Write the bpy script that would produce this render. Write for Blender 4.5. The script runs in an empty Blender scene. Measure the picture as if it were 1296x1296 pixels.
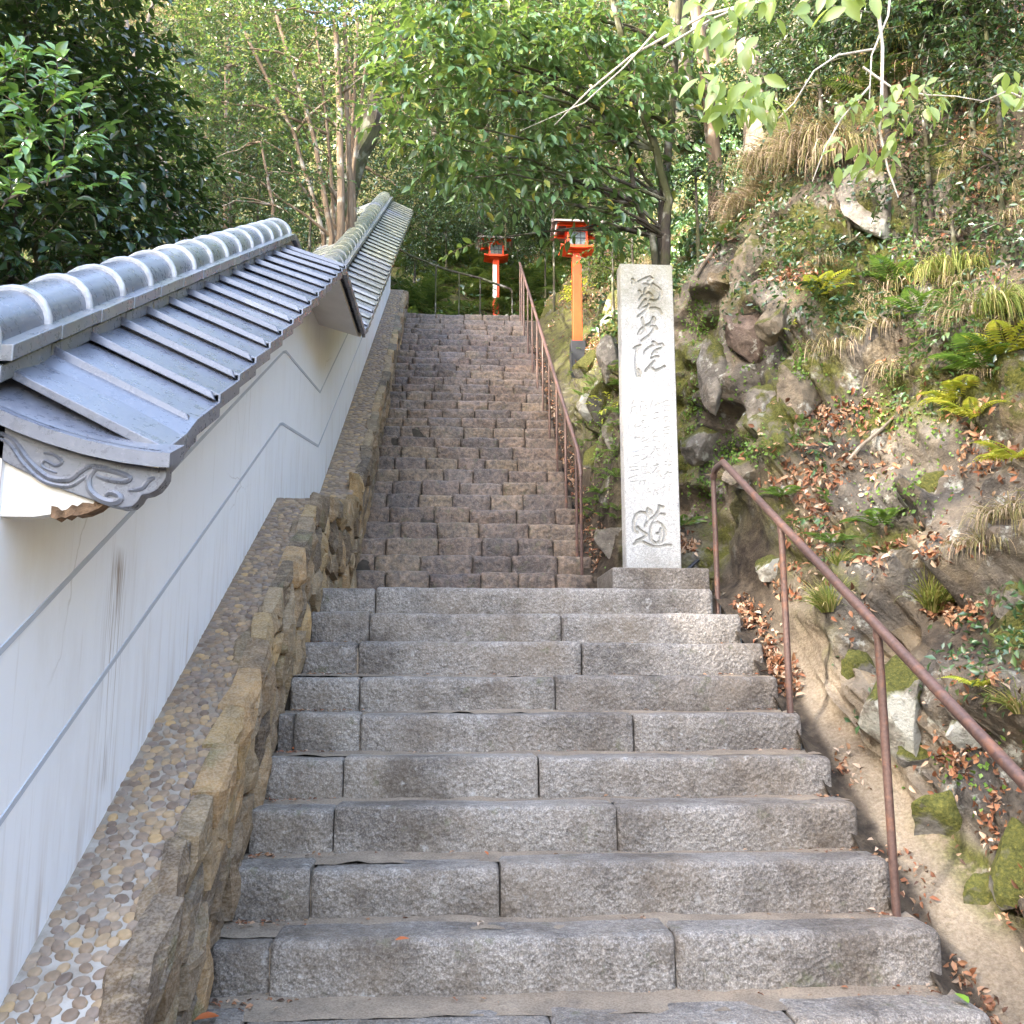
import bpy, bmesh, math, random
import numpy as np
from mathutils import Vector, Matrix
from mathutils.bvhtree import BVHTree
random.seed(7)
RNG = np.random.default_rng(7)
S = bpy.context.scene
COL = S.collection
# ------------------------------------------------------------------ camera, sky, sun, exposure
H = 1.63
TH, YAW, FPX = .1741, .0659, 1209.4 / 1296
cf = Vector((math.sin(YAW) * math.cos(TH), math.cos(YAW) * math.cos(TH), math.sin(TH)))
cr = Vector((math.cos(YAW), -math.sin(YAW), 0))
cu = cr.cross(cf)
cam = bpy.data.cameras.new('camera')
cam.sensor_width = 36; cam.lens = 36 * FPX; cam.clip_start = .05; cam.clip_end = 600
co = bpy.data.objects.new('camera', cam); COL.objects.link(co)
co.matrix_world = Matrix(((cr.x, cu.x, -cf.x, 0), (cr.y, cu.y, -cf.y, 0), (cr.z, cu.z, -cf.z, H), (0, 0, 0, 1)))
S.camera = co
SUN_DIR = Vector((-.75, -.45, .52)).normalized()          # towards the sun: low winter sun behind the left shoulder
w = bpy.data.worlds.new('World'); S.world = w; w.use_nodes = True
wn = w.node_tree.nodes; bg = wn['Background']
sky = wn.new('ShaderNodeTexSky'); sky.sky_type = 'NISHITA'; sky.sun_disc = False
sky.sun_elevation = math.asin(SUN_DIR.z); sky.sun_rotation = math.atan2(SUN_DIR.x, SUN_DIR.y)
sky.air_density = 1.0; sky.dust_density = 4.0; sky.ozone_density = 1.0
w.node_tree.links.new(sky.outputs[0], bg.inputs[0]); bg.inputs[1].default_value = .15
sl = bpy.data.lights.new('sun', 'SUN'); sl.energy = 2.0; sl.angle = math.radians(2.0); sl.color = (1, .95, .88)
so = bpy.data.objects.new('sun', sl); COL.objects.link(so)
so.rotation_euler = SUN_DIR.to_track_quat('Z', 'Y').to_euler()
S.view_settings.view_transform = 'Standard'; S.view_settings.look = 'None'
S.view_settings.exposure = 3.75; S.view_settings.gamma = 1.0; S.view_settings.use_curve_mapping = False
S.view_settings.use_white_balance = True; S.view_settings.white_balance_temperature = 6750; S.view_settings.white_balance_tint = 10
S.cycles.max_bounces = 8; S.cycles.transparent_max_bounces = 4
S.cycles.use_denoising = True

# ------------------------------------------------------------------ object helpers
def tag(o, label=None, cat=None, group=None, kind=None):
    if label: o['label'] = label
    if cat: o['category'] = cat
    if group: o['group'] = group
    if kind: o['kind'] = kind
    return o
def thing(name, label, cat, loc=(0, 0, 0), group=None):
    o = bpy.data.objects.new(name, None); COL.objects.link(o); o.location = loc; o.empty_display_size = .1
    return tag(o, label, cat, group)
def link(name, me, parent=None, loc=None):
    o = bpy.data.objects.new(name, me); COL.objects.link(o)
    if parent is not None:
        o.parent = parent
    if loc is not None: o.location = loc
    return o
def off(parent):                       # world position of a parent built without rotation
    v = Vector((0, 0, 0))
    while parent is not None: v += parent.location; parent = parent.parent
    return v
def mesh_np(name, V, Fc, m, smooth=True, uniform=None):
    V = np.asarray(V, np.float32).reshape(-1, 3); Fc = np.asarray(Fc, np.int32)
    k = Fc.shape[1]; me = bpy.data.meshes.new(name)
    me.vertices.add(len(V)); me.vertices.foreach_set('co', V.ravel())
    me.loops.add(Fc.size); me.loops.foreach_set('vertex_index', Fc.ravel())
    me.polygons.add(len(Fc)); me.polygons.foreach_set('loop_start', np.arange(0, Fc.size, k, dtype=np.int32))
    me.polygons.foreach_set('loop_total', np.full(len(Fc), k, np.int32))
    me.polygons.foreach_set('use_smooth', np.full(len(Fc), smooth, bool))
    me.update(calc_edges=True); me.materials.append(m); me.validate()
    return me
class MB:
    """collects world-space faces; build() links them as ONE mesh object under a parent"""
    def __init__(s): s.v = []; s.f = []
    def add(s, vs, fs):
        n = len(s.v); s.v += [tuple(v) for v in vs]; s.f += [tuple(i + n for i in f) for f in fs]; return s
    def box(s, x0, x1, y0, y1, z0, z1):
        return s.add([(x0,y0,z0),(x1,y0,z0),(x1,y1,z0),(x0,y1,z0),(x0,y0,z1),(x1,y0,z1),(x1,y1,z1),(x0,y1,z1)],
            [(0,3,2,1),(4,5,6,7),(0,1,5,4),(1,2,6,5),(2,3,7,6),(3,0,4,7)])
    def hexa(s, c):                     # eight corners in box order
        return s.add(c, [(0,3,2,1),(4,5,6,7),(0,1,5,4),(1,2,6,5),(2,3,7,6),(3,0,4,7)])
    def tube(s, pts, rad, n=8, caps=True):
        pts = [Vector(p) for p in pts]
        if not hasattr(rad, '__len__'): rad = [rad] * len(pts)
        vs = []; fs = []; prev = None
        for i, p in enumerate(pts):
            d = (pts[min(i+1, len(pts)-1)] - pts[max(i-1, 0)]).normalized()
            if prev is None:
                a = Vector((0, 0, 1)) if abs(d.z) < .9 else Vector((1, 0, 0)); x = d.cross(a).normalized()
            else:
                x = (prev - d * prev.dot(d)).normalized()
            prev = x; y = d.cross(x)
            for k in range(n):
                t = 2 * math.pi * k / n; vs.append(p + (x * math.cos(t) + y * math.sin(t)) * rad[i])
        for i in range(len(pts) - 1):
            for k in range(n):
                a = i*n + k; b = i*n + (k+1) % n; fs.append((a, b, b+n, a+n))
        if caps: fs.append(tuple(range(n-1, -1, -1))); fs.append(tuple((len(pts)-1)*n + k for k in range(n)))
        return s.add(vs, fs)
    def loft(s, rings, close=False, caps=False):   # rings: lists of equal length
        n = len(rings[0]); vs = [p for r in rings for p in r]; fs = []
        for i in range(len(rings)-1):
            for k in range(n if close else n-1):
                a = i*n+k; b = i*n+(k+1) % n; fs.append((a, b, b+n, a+n))
        if caps: fs.append(tuple(range(n-1, -1, -1))); fs.append(tuple((len(rings)-1)*n+k for k in range(n)))
        return s.add(vs, fs)
    def build(s, name, m, parent=None, smooth=False, bevel=0, fix=True):
        o = off(parent); me = bpy.data.meshes.new(name)
        me.from_pydata([(v[0]-o.x, v[1]-o.y, v[2]-o.z) for v in s.v], [], s.f); me.materials.append(m)
        if bevel or fix:
            b = bmesh.new(); b.from_mesh(me)
            if fix: bmesh.ops.recalc_face_normals(b, faces=b.faces)
            if bevel: bmesh.ops.bevel(b, geom=b.edges[:], offset=bevel, segments=2, affect='EDGES', clamp_overlap=True, profile=.6)
            b.to_mesh(me); b.free()
        if smooth:
            me.polygons.foreach_set('use_smooth', [True]*len(me.polygons))
            try: me.set_sharp_from_angle(angle=math.radians(40))
            except Exception: pass
        return link(name, me, parent)

# ------------------------------------------------------------------ numpy noise
def _hash(i, j, k, s):
    h = (i.astype(np.int64)*374761393 + j.astype(np.int64)*668265263 + k.astype(np.int64)*2147483647 + s*144665) & 0xffffffff
    h = ((h ^ (h >> 13)) * 1274126177) & 0xffffffff
    h = (h ^ (h >> 16)) & 0xffffffff
    return h / 4294967295.0
def vnoise(P, s=0):
    P = np.asarray(P, float); I = np.floor(P).astype(np.int64); f = P - I; f = f*f*(3-2*f); r = 0
    for a in (0, 1):
        for b in (0, 1):
            for c in (0, 1):
                wgt = (f[..., 0] if a else 1-f[..., 0])*(f[..., 1] if b else 1-f[..., 1])*(f[..., 2] if c else 1-f[..., 2])
                r = r + wgt*_hash(I[..., 0]+a, I[..., 1]+b, I[..., 2]+c, s)
    return r*2-1
def fbm(P, o=4, s=0):
    r = 0; a = 1
    for i in range(o): r = r + a*vnoise(np.asarray(P)*2**i, s+i*17); a *= .5
    return r
def worley(P, s=0):
    P = np.asarray(P, float); I = np.floor(P).astype(np.int64)
    F1 = np.full(P.shape[:-1], 9.); F2 = F1.copy(); idv = np.zeros(P.shape[:-1]); cx = np.zeros(P.shape)
    for a in (-1, 0, 1):
        for b in (-1, 0, 1):
            for c in (-1, 0, 1):
                i, j, k = I[..., 0]+a, I[..., 1]+b, I[..., 2]+c
                q = np.stack([i+_hash(i, j, k, s), j+_hash(i, j, k, s+1), k+_hash(i, j, k, s+2)], -1)
                d = np.sqrt(((q-P)**2).sum(-1)); h = _hash(i, j, k, s+3)
                nw = d < F1
                F2 = np.where(nw, F1, np.minimum(F2, d)); idv = np.where(nw, h, idv); cx = np.where(nw[..., None], q, cx); F1 = np.where(nw, d, F1)
    return F1, F2, idv, cx

# ------------------------------------------------------------------ materials
class Mat:
    def __init__(s, name):
        s.m = bpy.data.materials.new(name); s.m.use_nodes = True; s.t = s.m.node_tree; s.N = s.t.nodes; s.b = s.N['Principled BSDF']; s.out = s.N['Material Output']
    def lk(s, a, b): s.t.links.new(a, b)
    def n(s, typ, ins=None, **kw):
        x = s.N.new('ShaderNode' + typ)
        for k, v in kw.items(): setattr(x, k, v)
        for k, v in (ins or {}).items():
            if hasattr(v, 'is_linked'): s.lk(v, x.inputs[k])
            else: x.inputs[k].default_value = v
        return x
    def pos(s): return s.n('NewGeometry').outputs['Position']
    def obj(s): return s.n('TexCoord').outputs['Object']
    def scaled(s, vec, sc): return s.n('Mapping', {'Vector': vec, 'Scale': sc}).outputs[0]
    def noise(s, vec, sc, det=4, ro=.55): return s.n('TexNoise', {'Vector': vec, 'Scale': sc, 'Detail': det, 'Roughness': ro}).outputs['Fac']
    def voro(s, vec, sc, feature='F1', out='Distance'): return s.n('TexVoronoi', {'Vector': vec, 'Scale': sc}, feature=feature).outputs[out]
    def ramp(s, fac, stops, interp='LINEAR'):
        x = s.n('ValToRGB'); x.color_ramp.interpolation = interp; e = x.color_ramp.elements
        while len(e) < len(stops): e.new(.5)
        for i, (p, c) in enumerate(stops):
            e[i].position = p; e[i].color = (c, c, c, 1) if not hasattr(c, '__len__') else (*c, 1)
        s.lk(fac, x.inputs[0]); return x.outputs[0]
    def mix(s, fac, a, b, mode='MIX'):
        x = s.n('Mix', data_type='RGBA', blend_type=mode)
        for i, v in ((0, fac), (6, a), (7, b)):
            if hasattr(v, 'is_linked'): s.lk(v, x.inputs[i])
            elif i == 0: x.inputs[i].default_value = v
            else: x.inputs[i].default_value = (*v, 1) if len(v) == 3 else v
        return x.outputs[2]
    def math(s, op, a, b=0.0, clamp=False):
        x = s.n('Math', operation=op, use_clamp=clamp)
        for i, v in ((0, a), (1, b)):
            if hasattr(v, 'is_linked'): s.lk(v, x.inputs[i])
            else: x.inputs[i].default_value = v
        return x.outputs[0]
    def bump(s, h, st=.5, dist=.01, nrm=None):
        x = s.n('Bump', {'Height': h, 'Strength': st, 'Distance': dist})
        if nrm is not None: s.lk(nrm, x.inputs['Normal'])
        return x.outputs[0]
    def fin(s, col=None, rough=.8, normal=None, spec=.4):
        for k, v in (('Base Color', col), ('Roughness', rough), ('Normal', normal), ('Specular IOR Level', spec)):
            if v is None: continue
            if hasattr(v, 'is_linked'): s.lk(v, s.b.inputs[k])
            elif k == 'Base Color': s.b.inputs[k].default_value = (*v, 1)
            else: s.b.inputs[k].default_value = v
        return s.m
    def rnd(s): return s.n('ObjectInfo').outputs['Random']
    def island(s): return s.n('NewGeometry').outputs['Random Per Island']

def m_granite():
    g = Mat('granite'); p = g.pos()
    sp = g.noise(p, 150, 3, .7); md = g.noise(p, 38, 4, .6); lg = g.noise(p, 3.2, 5, .6)
    c = g.ramp(md, [(.34, (.125, .112, .098)), (.5, (.235, .212, .183)), (.66, (.38, .347, .305))])
    c = g.mix(.55, c, g.ramp(sp, [(.36, (.062, .054, .05)), (.52, (.235, .21, .185)), (.66, (.55, .50, .45))]))
    c = g.mix(g.ramp(lg, [(.44, 0.), (.66, .5)]), c, (.165, .125, .085))
    c = g.mix(g.ramp(g.noise(p, 1.7, 6, .7), [(.47, 0.), (.60, .8)]), c, g.mix(1, c, (.46, .44, .43), 'MULTIPLY'))      # damp patches
    c = g.mix(g.ramp(g.noise(p, 7.5, 5, .7), [(.60, 0.), (.70, .55)]), c, (.10, .105, .05))
    c = g.mix(g.ramp(g.noise(p, 12, 4, .7), [(.62, 0.), (.72, .6)]), c, (.42, .41, .385))
    c = g.mix(g.math('MULTIPLY', g.rnd(), .5), c, g.mix(1, c, (.66, .63, .62), 'MULTIPLY'))
    h = g.math('ADD', g.math('MULTIPLY', md, 1.), g.math('MULTIPLY', g.voro(p, 55), .7))
    return g.fin(c, g.ramp(lg, [(.3, .5), (.7, .85)]), g.bump(h, .75, .012), .35)
def m_step():
    g = Mat('weathered_step_stone'); p = g.pos(); r = g.rnd()
    md = g.noise(p, 22, 6, .65); sp = g.noise(p, 90, 3, .7); lg = g.noise(p, 2.0, 4)
    base = g.ramp(r, [(0, (.085, .066, .060)), (.2, (.135, .092, .075)), (.4, (.20, .135, .088)), (.55, (.11, .085, .074)), (.75, (.165, .12, .09)), (1, (.245, .175, .10))])
    base = g.mix(.4, base, (.175, .128, .093))
    c = g.mix(.9, base, g.ramp(md, [(.32, (.22, .22, .25)), (.5, (.85, .83, .82)), (.66, (1.6, 1.5, 1.42))]), 'MULTIPLY')
    c = g.mix(g.ramp(g.noise(g.scaled(p, (1, .6, .6)), 1.6, 6, .7), [(.44, 0.), (.62, .7)]), c, g.mix(1, c, (.42, .42, .48), 'MULTIPLY'))
    c = g.mix(g.ramp(sp, [(.5, 0.), (.75, .35)]), c, (.42, .38, .34))
    c = g.mix(g.ramp(g.noise(p, 13, 5, .7), [(.56, 0.), (.68, .5)]), c, (.10, .10, .045))
    h = g.math('ADD', md, g.math('MULTIPLY', g.noise(p, 8, 5, .6), 1.2))
    return g.fin(c, g.ramp(lg, [(.3, .34), (.7, .7)]), g.bump(h, .8, .025), .5)
def m_soilfill():
    g = Mat('tread_earth'); p = g.pos(); a = g.noise(p, 6, 6, .65); b = g.noise(p, 120, 3, .7)
    c = g.ramp(a, [(.3, (.14, .108, .08)), (.5, (.235, .18, .125)), (.7, (.33, .26, .185))])
    c = g.mix(.35, c, g.ramp(b, [(.35, (.06, .05, .045)), (.6, (.34, .29, .23))]))
    return g.fin(c, .9, g.bump(g.math('ADD', b, a), .5, .008), .25)
def m_concrete():
    g = Mat('sandy_mortar_slab'); p = g.pos(); a = g.noise(p, 2.2, 6, .6); b = g.noise(p, 140, 3, .7)
    c = g.ramp(a, [(.3, (.11, .085, .06)), (.5, (.245, .19, .13)), (.7, (.33, .265, .19))])
    c = g.mix(.3, c, g.ramp(b, [(.35, (.10, .08, .06)), (.62, (.46, .40, .31))]))
    return g.fin(c, .92, g.bump(b, .5, .006), .2)
def m_plaster():
    g = Mat('white_plaster'); p = g.pos()
    st = g.noise(g.scaled(p, (1, 16, 1.1)), 1.0, 5, .65)
    hgt = g.n('Attribute', attribute_name='height').outputs['Fac']
    low = g.ramp(g.math('ADD', hgt, g.math('MULTIPLY', g.math('SUBTRACT', g.noise(p, 1.6, 3), .5), .3)), [(.02, 1.), (.16, .4), (.36, 0.)])
    k = g.math('MULTIPLY', low, g.ramp(st, [(.50, 0.), (.70, 1.)]))
    c = g.mix(g.noise(p, 1.3, 4), (.81, .83, .87), (.76, .78, .82))
    c = g.mix(g.math('MULTIPLY', k, .7), c, (.36, .26, .18))
    c = g.mix(g.ramp(g.noise(g.scaled(p, (1, 2.2, .8)), 1.6, 6, .7), [(.5, 0.), (.75, .22)]), c, (.50, .46, .42))
    c = g.mix(g.ramp(g.noise(g.scaled(p, (1, 26, 1.2)), 1.0, 5, .7), [(.58, 0.), (.74, .36)]), c, (.42, .37, .33))
    cr_ = g.ramp(g.voro(g.mix(.25, p, g.n('TexNoise', {'Vector': p, 'Scale': 2.5, 'Detail': 5.0}).outputs['Color']), .9, 'DISTANCE_TO_EDGE'), [(0, .45), (.004, 0.)]); c = g.mix(g.math('MULTIPLY', cr_, g.ramp(g.noise(p, 1.1, 3), [(.5, 0.), (.6, 1.)])), c, (.36, .34, .32))
    # run of brown drips on the near part of the wall
    sx = g.n('SeparateXYZ', {0: p}); d = g.math('ABSOLUTE', g.math('SUBTRACT', sx.outputs[1], 3.22))
    env = g.math('MULTIPLY', g.ramp(d, [(0, 1.), (.12, 0.)]), g.ramp(g.math('SUBTRACT', sx.outputs[2], 1.27), [(0, 0.), (.05, .5), (.72, 1.), (.8, 0.)]))
    drip = g.ramp(g.noise(g.scaled(p, (1, 60, 2.2)), 1.0, 4, .6), [(.46, 0.), (.58, 1.)])
    c = g.mix(g.math('MULTIPLY', g.math('MULTIPLY', env, drip), .95), c, (.27, .21, .16))
    return g.fin(c, .75, g.bump(g.noise(p, 30, 4), .08, .01), .3)
def m_simple(name, col, rough=.7, var=.3, sc=12, bump=.2, metal=0, spec=.4, dist=.006):
    g = Mat(name); p = g.pos(); a = g.noise(p, sc, 5, .6)
    d = tuple(c*(1-var) for c in col); l = tuple(min(1, c*(1+var)) for c in col)
    g.b.inputs['Metallic'].default_value = metal
    return g.fin(g.ramp(a, [(.3, d), (.7, l)]), rough, g.bump(a, bump, dist), spec)
def m_tile(name='glazed_roof_tile', moss=.0):
    g = Mat(name); p = g.pos(); a = g.noise(p, 26, 6, .7); b = g.noise(p, 60, 3, .7); lg = g.noise(p, 1.6, 4)
    c = g.ramp(a, [(.3, (.105, .116, .148)), (.5, (.132, .145, .185)), (.72, (.165, .18, .225))])
    c = g.mix(g.math('MULTIPLY', g.rnd(), .45), c, (.075, .08, .098)); c = g.mix(g.ramp(g.noise(p, 3.5, 5, .65), [(.5, 0.), (.72, .4)]), c, (.21, .215, .22))
    c = g.mix(g.ramp(b, [(.60, 0.), (.72, .28)]), c, (.42, .43, .46))
    if moss:
        c = g.mix(g.ramp(lg, [(.45-moss*.2, 0.), (.62-moss*.2, .75*moss)]), c, (.115, .12, .035))
        c = g.mix(g.ramp(g.noise(p, 5, 6, .7), [(.5, 0.), (.66, .7*moss)]), c, (.30, .29, .20))
    return g.fin(c, g.ramp(a, [(.3, .20), (.7, .42)]), g.bump(g.math('ADD', a, b), .10, .006), .8)
def m_fieldstone():
    g = Mat('field_stone'); p = g.pos(); r = g.rnd(); a = g.noise(p, 9, 6, .65); b = g.noise(g.scaled(p, (3, 1, 9)), 5, 5, .65); sp = g.noise(p, 110, 2)
    base = g.ramp(r, [(0, (.11, .078, .05)), (.25, (.24, .165, .09)), (.5, (.16, .13, .098)), (.75, (.30, .21, .10)), (1, (.20, .16, .115))])
    base = g.mix(1, base, g.ramp(g.math('FRACT', g.math('MULTIPLY', r, 7.3)), [(0, (.65, .65, .68)), (.5, (1., 1., 1.)), (1, (1.5, 1.4, 1.2))]), 'MULTIPLY')
    c = g.mix(.8, base, g.ramp(a, [(.3, (.45, .45, .46)), (.5, (.95, .93, .9)), (.7, (1.5, 1.42, 1.3))]), 'MULTIPLY')
    c = g.mix(g.ramp(b, [(.5, 0.), (.64, .5)]), c, (.34, .255, .155))
    c = g.mix(g.ramp(g.noise(p, 4, 4), [(.6, 0.), (.72, .6)]), c, (.17, .165, .07))
    c = g.mix(.12, c, g.ramp(sp, [(.4, 0.), (.6, (.6, .55, .5))]))
    return g.fin(c, .85, g.bump(g.math('ADD', a, b), .6, .02), .3)
def m_pebble():
    g = Mat('pebble_stone'); p = g.pos(); r = g.island(); r2 = g.rnd()
    r = g.math('FRACT', g.math('ADD', r, r2))
    c = g.ramp(r, [(0, (.15, .11, .085)), (.22, (.26, .185, .12)), (.42, (.21, .17, .14)), (.58, (.34, .24, .135)), (.74, (.19, .145, .12)), (.88, (.30, .23, .165)), (1, (.40, .27, .13))])
    c = g.mix(.5, c, g.ramp(g.noise(p, 40, 4), [(.3, (.6, .6, .6)), (.7, (1.3, 1.25, 1.2))]), 'MULTIPLY')
    return g.fin(c, .55, g.bump(g.noise(p, 60, 3), .15, .004), .4)
def m_mortar():
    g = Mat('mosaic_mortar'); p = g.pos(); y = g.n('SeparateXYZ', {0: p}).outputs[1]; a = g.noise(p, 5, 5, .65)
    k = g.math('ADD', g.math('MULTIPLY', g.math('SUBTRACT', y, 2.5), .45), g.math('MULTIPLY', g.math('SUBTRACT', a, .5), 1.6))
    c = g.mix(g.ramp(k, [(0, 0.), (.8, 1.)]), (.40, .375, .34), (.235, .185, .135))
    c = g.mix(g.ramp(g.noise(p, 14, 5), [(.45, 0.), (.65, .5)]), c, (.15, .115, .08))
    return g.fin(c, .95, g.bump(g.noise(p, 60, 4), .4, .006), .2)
def m_terrain():
    g = Mat('cliff_ground'); p = g.pos()
    rk = g.n('Attribute', attribute_name='rock').outputs['Fac']; ms = g.n('Attribute', attribute_name='moss').outputs['Fac']; sb = g.n('Attribute', attribute_name='slab').outputs['Fac']
    a = g.noise(p, 2.2, 8, .62); b = g.noise(p, 11, 6, .65); f = g.noise(p, 60, 4, .7); v = g.voro(p, 3.3, 'F1', 'Color')
    vv = g.n('SeparateColor', {0: v}).outputs[0]
    rock = g.ramp(a, [(.28, (.045, .042, .039)), (.45, (.105, .096, .084)), (.58, (.175, .15, .118)), (.72, (.25, .24, .222))])
    rock = g.mix(.6, rock, g.ramp(b, [(.3, (.4, .4, .42)), (.5, (.95, .93, .9)), (.7, (1.5, 1.45, 1.35))]), 'MULTIPLY')
    rock = g.mix(.85, rock, g.ramp(vv, [(0, (.62, .62, .66)), (.35, (1.1, 1.08, 1.05)), (.6, (.78, .72, .68)), (.8, (1.25, 1.12, .9)), (1, (.9, .9, .92))]), 'MULTIPLY')
    rock = g.mix(g.ramp(g.noise(p, 6.5, 6, .7), [(.57, 0.), (.66, .75)]), rock, (.40, .41, .37))       # pale lichen
    soil = g.ramp(b, [(.3, (.022, .017, .013)), (.5, (.05, .038, .027)), (.7, (.10, .078, .055))])
    slab = g.ramp(a, [(.3, (.12, .088, .06)), (.5, (.215, .165, .112)), (.7, (.30, .238, .168))])
    slab = g.mix(.3, slab, g.ramp(f, [(.35, (.09, .07, .05)), (.65, (.46, .40, .31))]))
    c = g.mix(rk, soil, rock); c = g.mix(sb, c, slab)
    mc = g.ramp(f, [(.3, (.030, .034, .008)), (.55, (.085, .088, .018)), (.75, (.16, .155, .035))])
    mk = g.math('MULTIPLY', ms, g.ramp(b, [(.36, 0.), (.52, 1.)]))
    c = g.mix(mk, c, mc)
    h = g.math('ADD', g.math('MULTIPLY', a, 1.3), g.math('ADD', g.math('MULTIPLY', b, .7), g.math('MULTIPLY', f, .22)))
    return g.fin(c, .9, g.bump(h, .85, .06), .25)
def m_rock(name, cols, moss=.4, lichen=.3):
    g = Mat(name); p = g.pos(); a = g.noise(p, 4, 7, .65); b = g.noise(p, 16, 6, .65); f = g.noise(p, 70, 3, .7)
    c = g.ramp(a, [(.3, cols[0]), (.5, cols[1]), (.7, cols[2])])
    c = g.mix(.6, c, g.ramp(b, [(.3, (.5, .5, .5)), (.5, (1, .98, .95)), (.7, (1.4, 1.35, 1.3))]), 'MULTIPLY')
    nz = g.n('SeparateXYZ', {0: g.n('NewGeometry').outputs['Normal']}).outputs[2]
    c = g.mix(g.ramp(g.noise(p, 7, 6, .7), [(.62-lichen*.25, 0.), (.68-lichen*.25, .7)]), c, (.38, .38, .335))
    mk = g.ramp(g.math('ADD', g.math('MULTIPLY', nz, .28), g.noise(p, 3.6, 5, .6)), [(.78-moss*.42, 0.), (.86-moss*.42, 1.)])
    c = g.mix(mk, c, g.ramp(f, [(.3, (.028, .034, .008)), (.6, (.085, .085, .018)), (.75, (.15, .14, .03))]))
    return g.fin(c, .88, g.bump(g.math('ADD', a, g.math('ADD', b, g.math('MULTIPLY', f, .3))), .7, .03), .3)
def m_leaf(name, stops, rough=.4, spec=.5, trans=.3, tcol=(.20, .28, .03)):
    g = Mat(name); r = g.island(); c = g.ramp(r, stops)
    g.fin(c, rough, None, spec)
    tr = g.n('BsdfTranslucent', {'Color': g.mix(.6, c, (*tcol,))}); mx = g.n('MixShader', {0: trans})
    g.lk(g.b.outputs[0], mx.inputs[1]); g.lk(tr.outputs[0], mx.inputs[2]); g.lk(mx.outputs[0], g.out.inputs[0]); return g.m
def m_bark(name, a, b, moss=0.):
    g = Mat(name); p = g.pos(); n = g.noise(g.scaled(p, (9, 9, 1.6)), 2.2, 6, .65)
    c = g.ramp(n, [(.3, a), (.7, b)])
    c = g.mix(g.ramp(g.noise(p, 5, 5), [(.55, 0.), (.65, .6)]), c, (.36, .35, .31))
    if moss: c = g.mix(g.ramp(g.noise(p, 3, 4), [(.42, 0.), (.6, moss)]), c, (.07, .085, .025))
    return g.fin(c, .9, g.bump(n, .7, .02), .2)
def m_pillar():
    g = Mat('pillar_granite'); p = g.pos(); sp = g.noise(p, 170, 3, .75); md = g.noise(p, 40, 4, .6); lg = g.noise(p, 4, 5, .6)
    c = g.ramp(sp, [(.33, (.17, .17, .165)), (.5, (.42, .41, .39)), (.66, (.60, .59, .57))])
    c = g.mix(.35, c, g.ramp(md, [(.3, (.24, .235, .22)), (.7, (.58, .57, .55))]))
    z = g.n('SeparateXYZ', {0: p}).outputs[2]
    top = g.ramp(g.math('ADD', g.math('MULTIPLY', g.math('SUBTRACT', z, 3.9), 1.1), g.math('MULTIPLY', g.math('SUBTRACT', lg, .5), 1.6)), [(.2, 0.), (.75, .6)])
    c = g.mix(top, c, (.215, .205, .13))
    cv = g.n('Attribute', attribute_name='moss').outputs['Fac']  # moss patch, and shade painted into the carved strokes
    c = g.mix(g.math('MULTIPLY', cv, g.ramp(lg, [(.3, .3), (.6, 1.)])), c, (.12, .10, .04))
    bot = g.ramp(g.math('ADD', g.math('MULTIPLY', g.math('SUBTRACT', 2.62, z), 2.2), g.math('MULTIPLY', g.math('SUBTRACT', lg, .5), 2.)), [(.2, 0.), (.7, .5)])
    c = g.mix(bot, c, (.20, .195, .17))
    return g.fin(c, .85, g.bump(g.math('ADD', sp, md), .35, .006), .3)
def m_rust():
    g = Mat('painted_rail_steel'); p = g.pos(); a = g.noise(p, 9, 6, .7); b = g.noise(p, 60, 3)
    c = g.ramp(b, [(.3, (.075, .042, .034)), (.7, (.135, .078, .062))]); c = g.mix(g.ramp(a, [(.55, 0.), (.66, .8)]), c, (.21, .095, .055))
    return g.fin(c, .5, g.bump(b, .15, .003), .5)
MT = dict(rim=m_simple('painted_highlight_rim', (.40, .41, .43), .30, .35, 22, .15, spec=.7), granite=m_granite(), step=m_step(), fill=m_soilfill(), slab=m_concrete(), plaster=m_plaster(), tile=m_tile(), tile_moss=m_tile('mossy_roof_tile', .9), tile_mid=m_tile('weathered_ridge_tile', .45),
    field=m_fieldstone(), pebble=m_pebble(), mortar=m_mortar(), terrain=m_terrain(), pillar=m_pillar(), rust=m_rust(),
    darkmortar=m_simple('dark_joint_earth', (.06, .05, .04), .95, .4, 20, .4),
    stripe=m_simple('grey_wall_stripe', (.43, .465, .53), .7, .08, 6, .05), orange=m_simple('vermilion_paint', (.74, .068, .012), .5, .16, 9, .08), dark=m_simple('black_painted_wood', (.03, .032, .036), .55, .3),
    roofwood=m_simple('grey_weathered_board', (.21, .175, .165), .8, .3, 20, .3), white=m_simple('white_paint', (.74, .73, .72), .6, .06, 5, .05), glass=m_simple('dim_lantern_pane', (.10, .12, .11), .25, .5, 22, .05, spec=.6),
    barge=m_simple('bleached_board', (.72, .69, .63), .8, .12, 9, .2), rotwood=m_simple('rotten_wood', (.16, .10, .06), .95, .6, 30, .8, dist=.02), pipe=m_simple('black_pipe', (.025, .026, .032), .35, .3),
    soffit=m_simple('soffit_plaster', (.62, .59, .57), .8, .06, 5, .05), lichen=m_simple('pale_lichen', (.72, .73, .74), .9, .1, 60, .1), lichen_grey=m_simple('grey_lichen', (.42, .44, .52), .9, .12, 60, .1),
    bark=m_bark('brown_bark', (.075, .052, .036), (.21, .155, .105)), bark_dark=m_bark('dark_bark', (.022, .018, .015), (.075, .062, .05), .5), bark_pale=m_bark('pale_bark', (.11, .09, .07), (.24, .205, .165)), twig=m_bark('pale_twig', (.30, .27, .235), (.52, .48, .43)))

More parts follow.
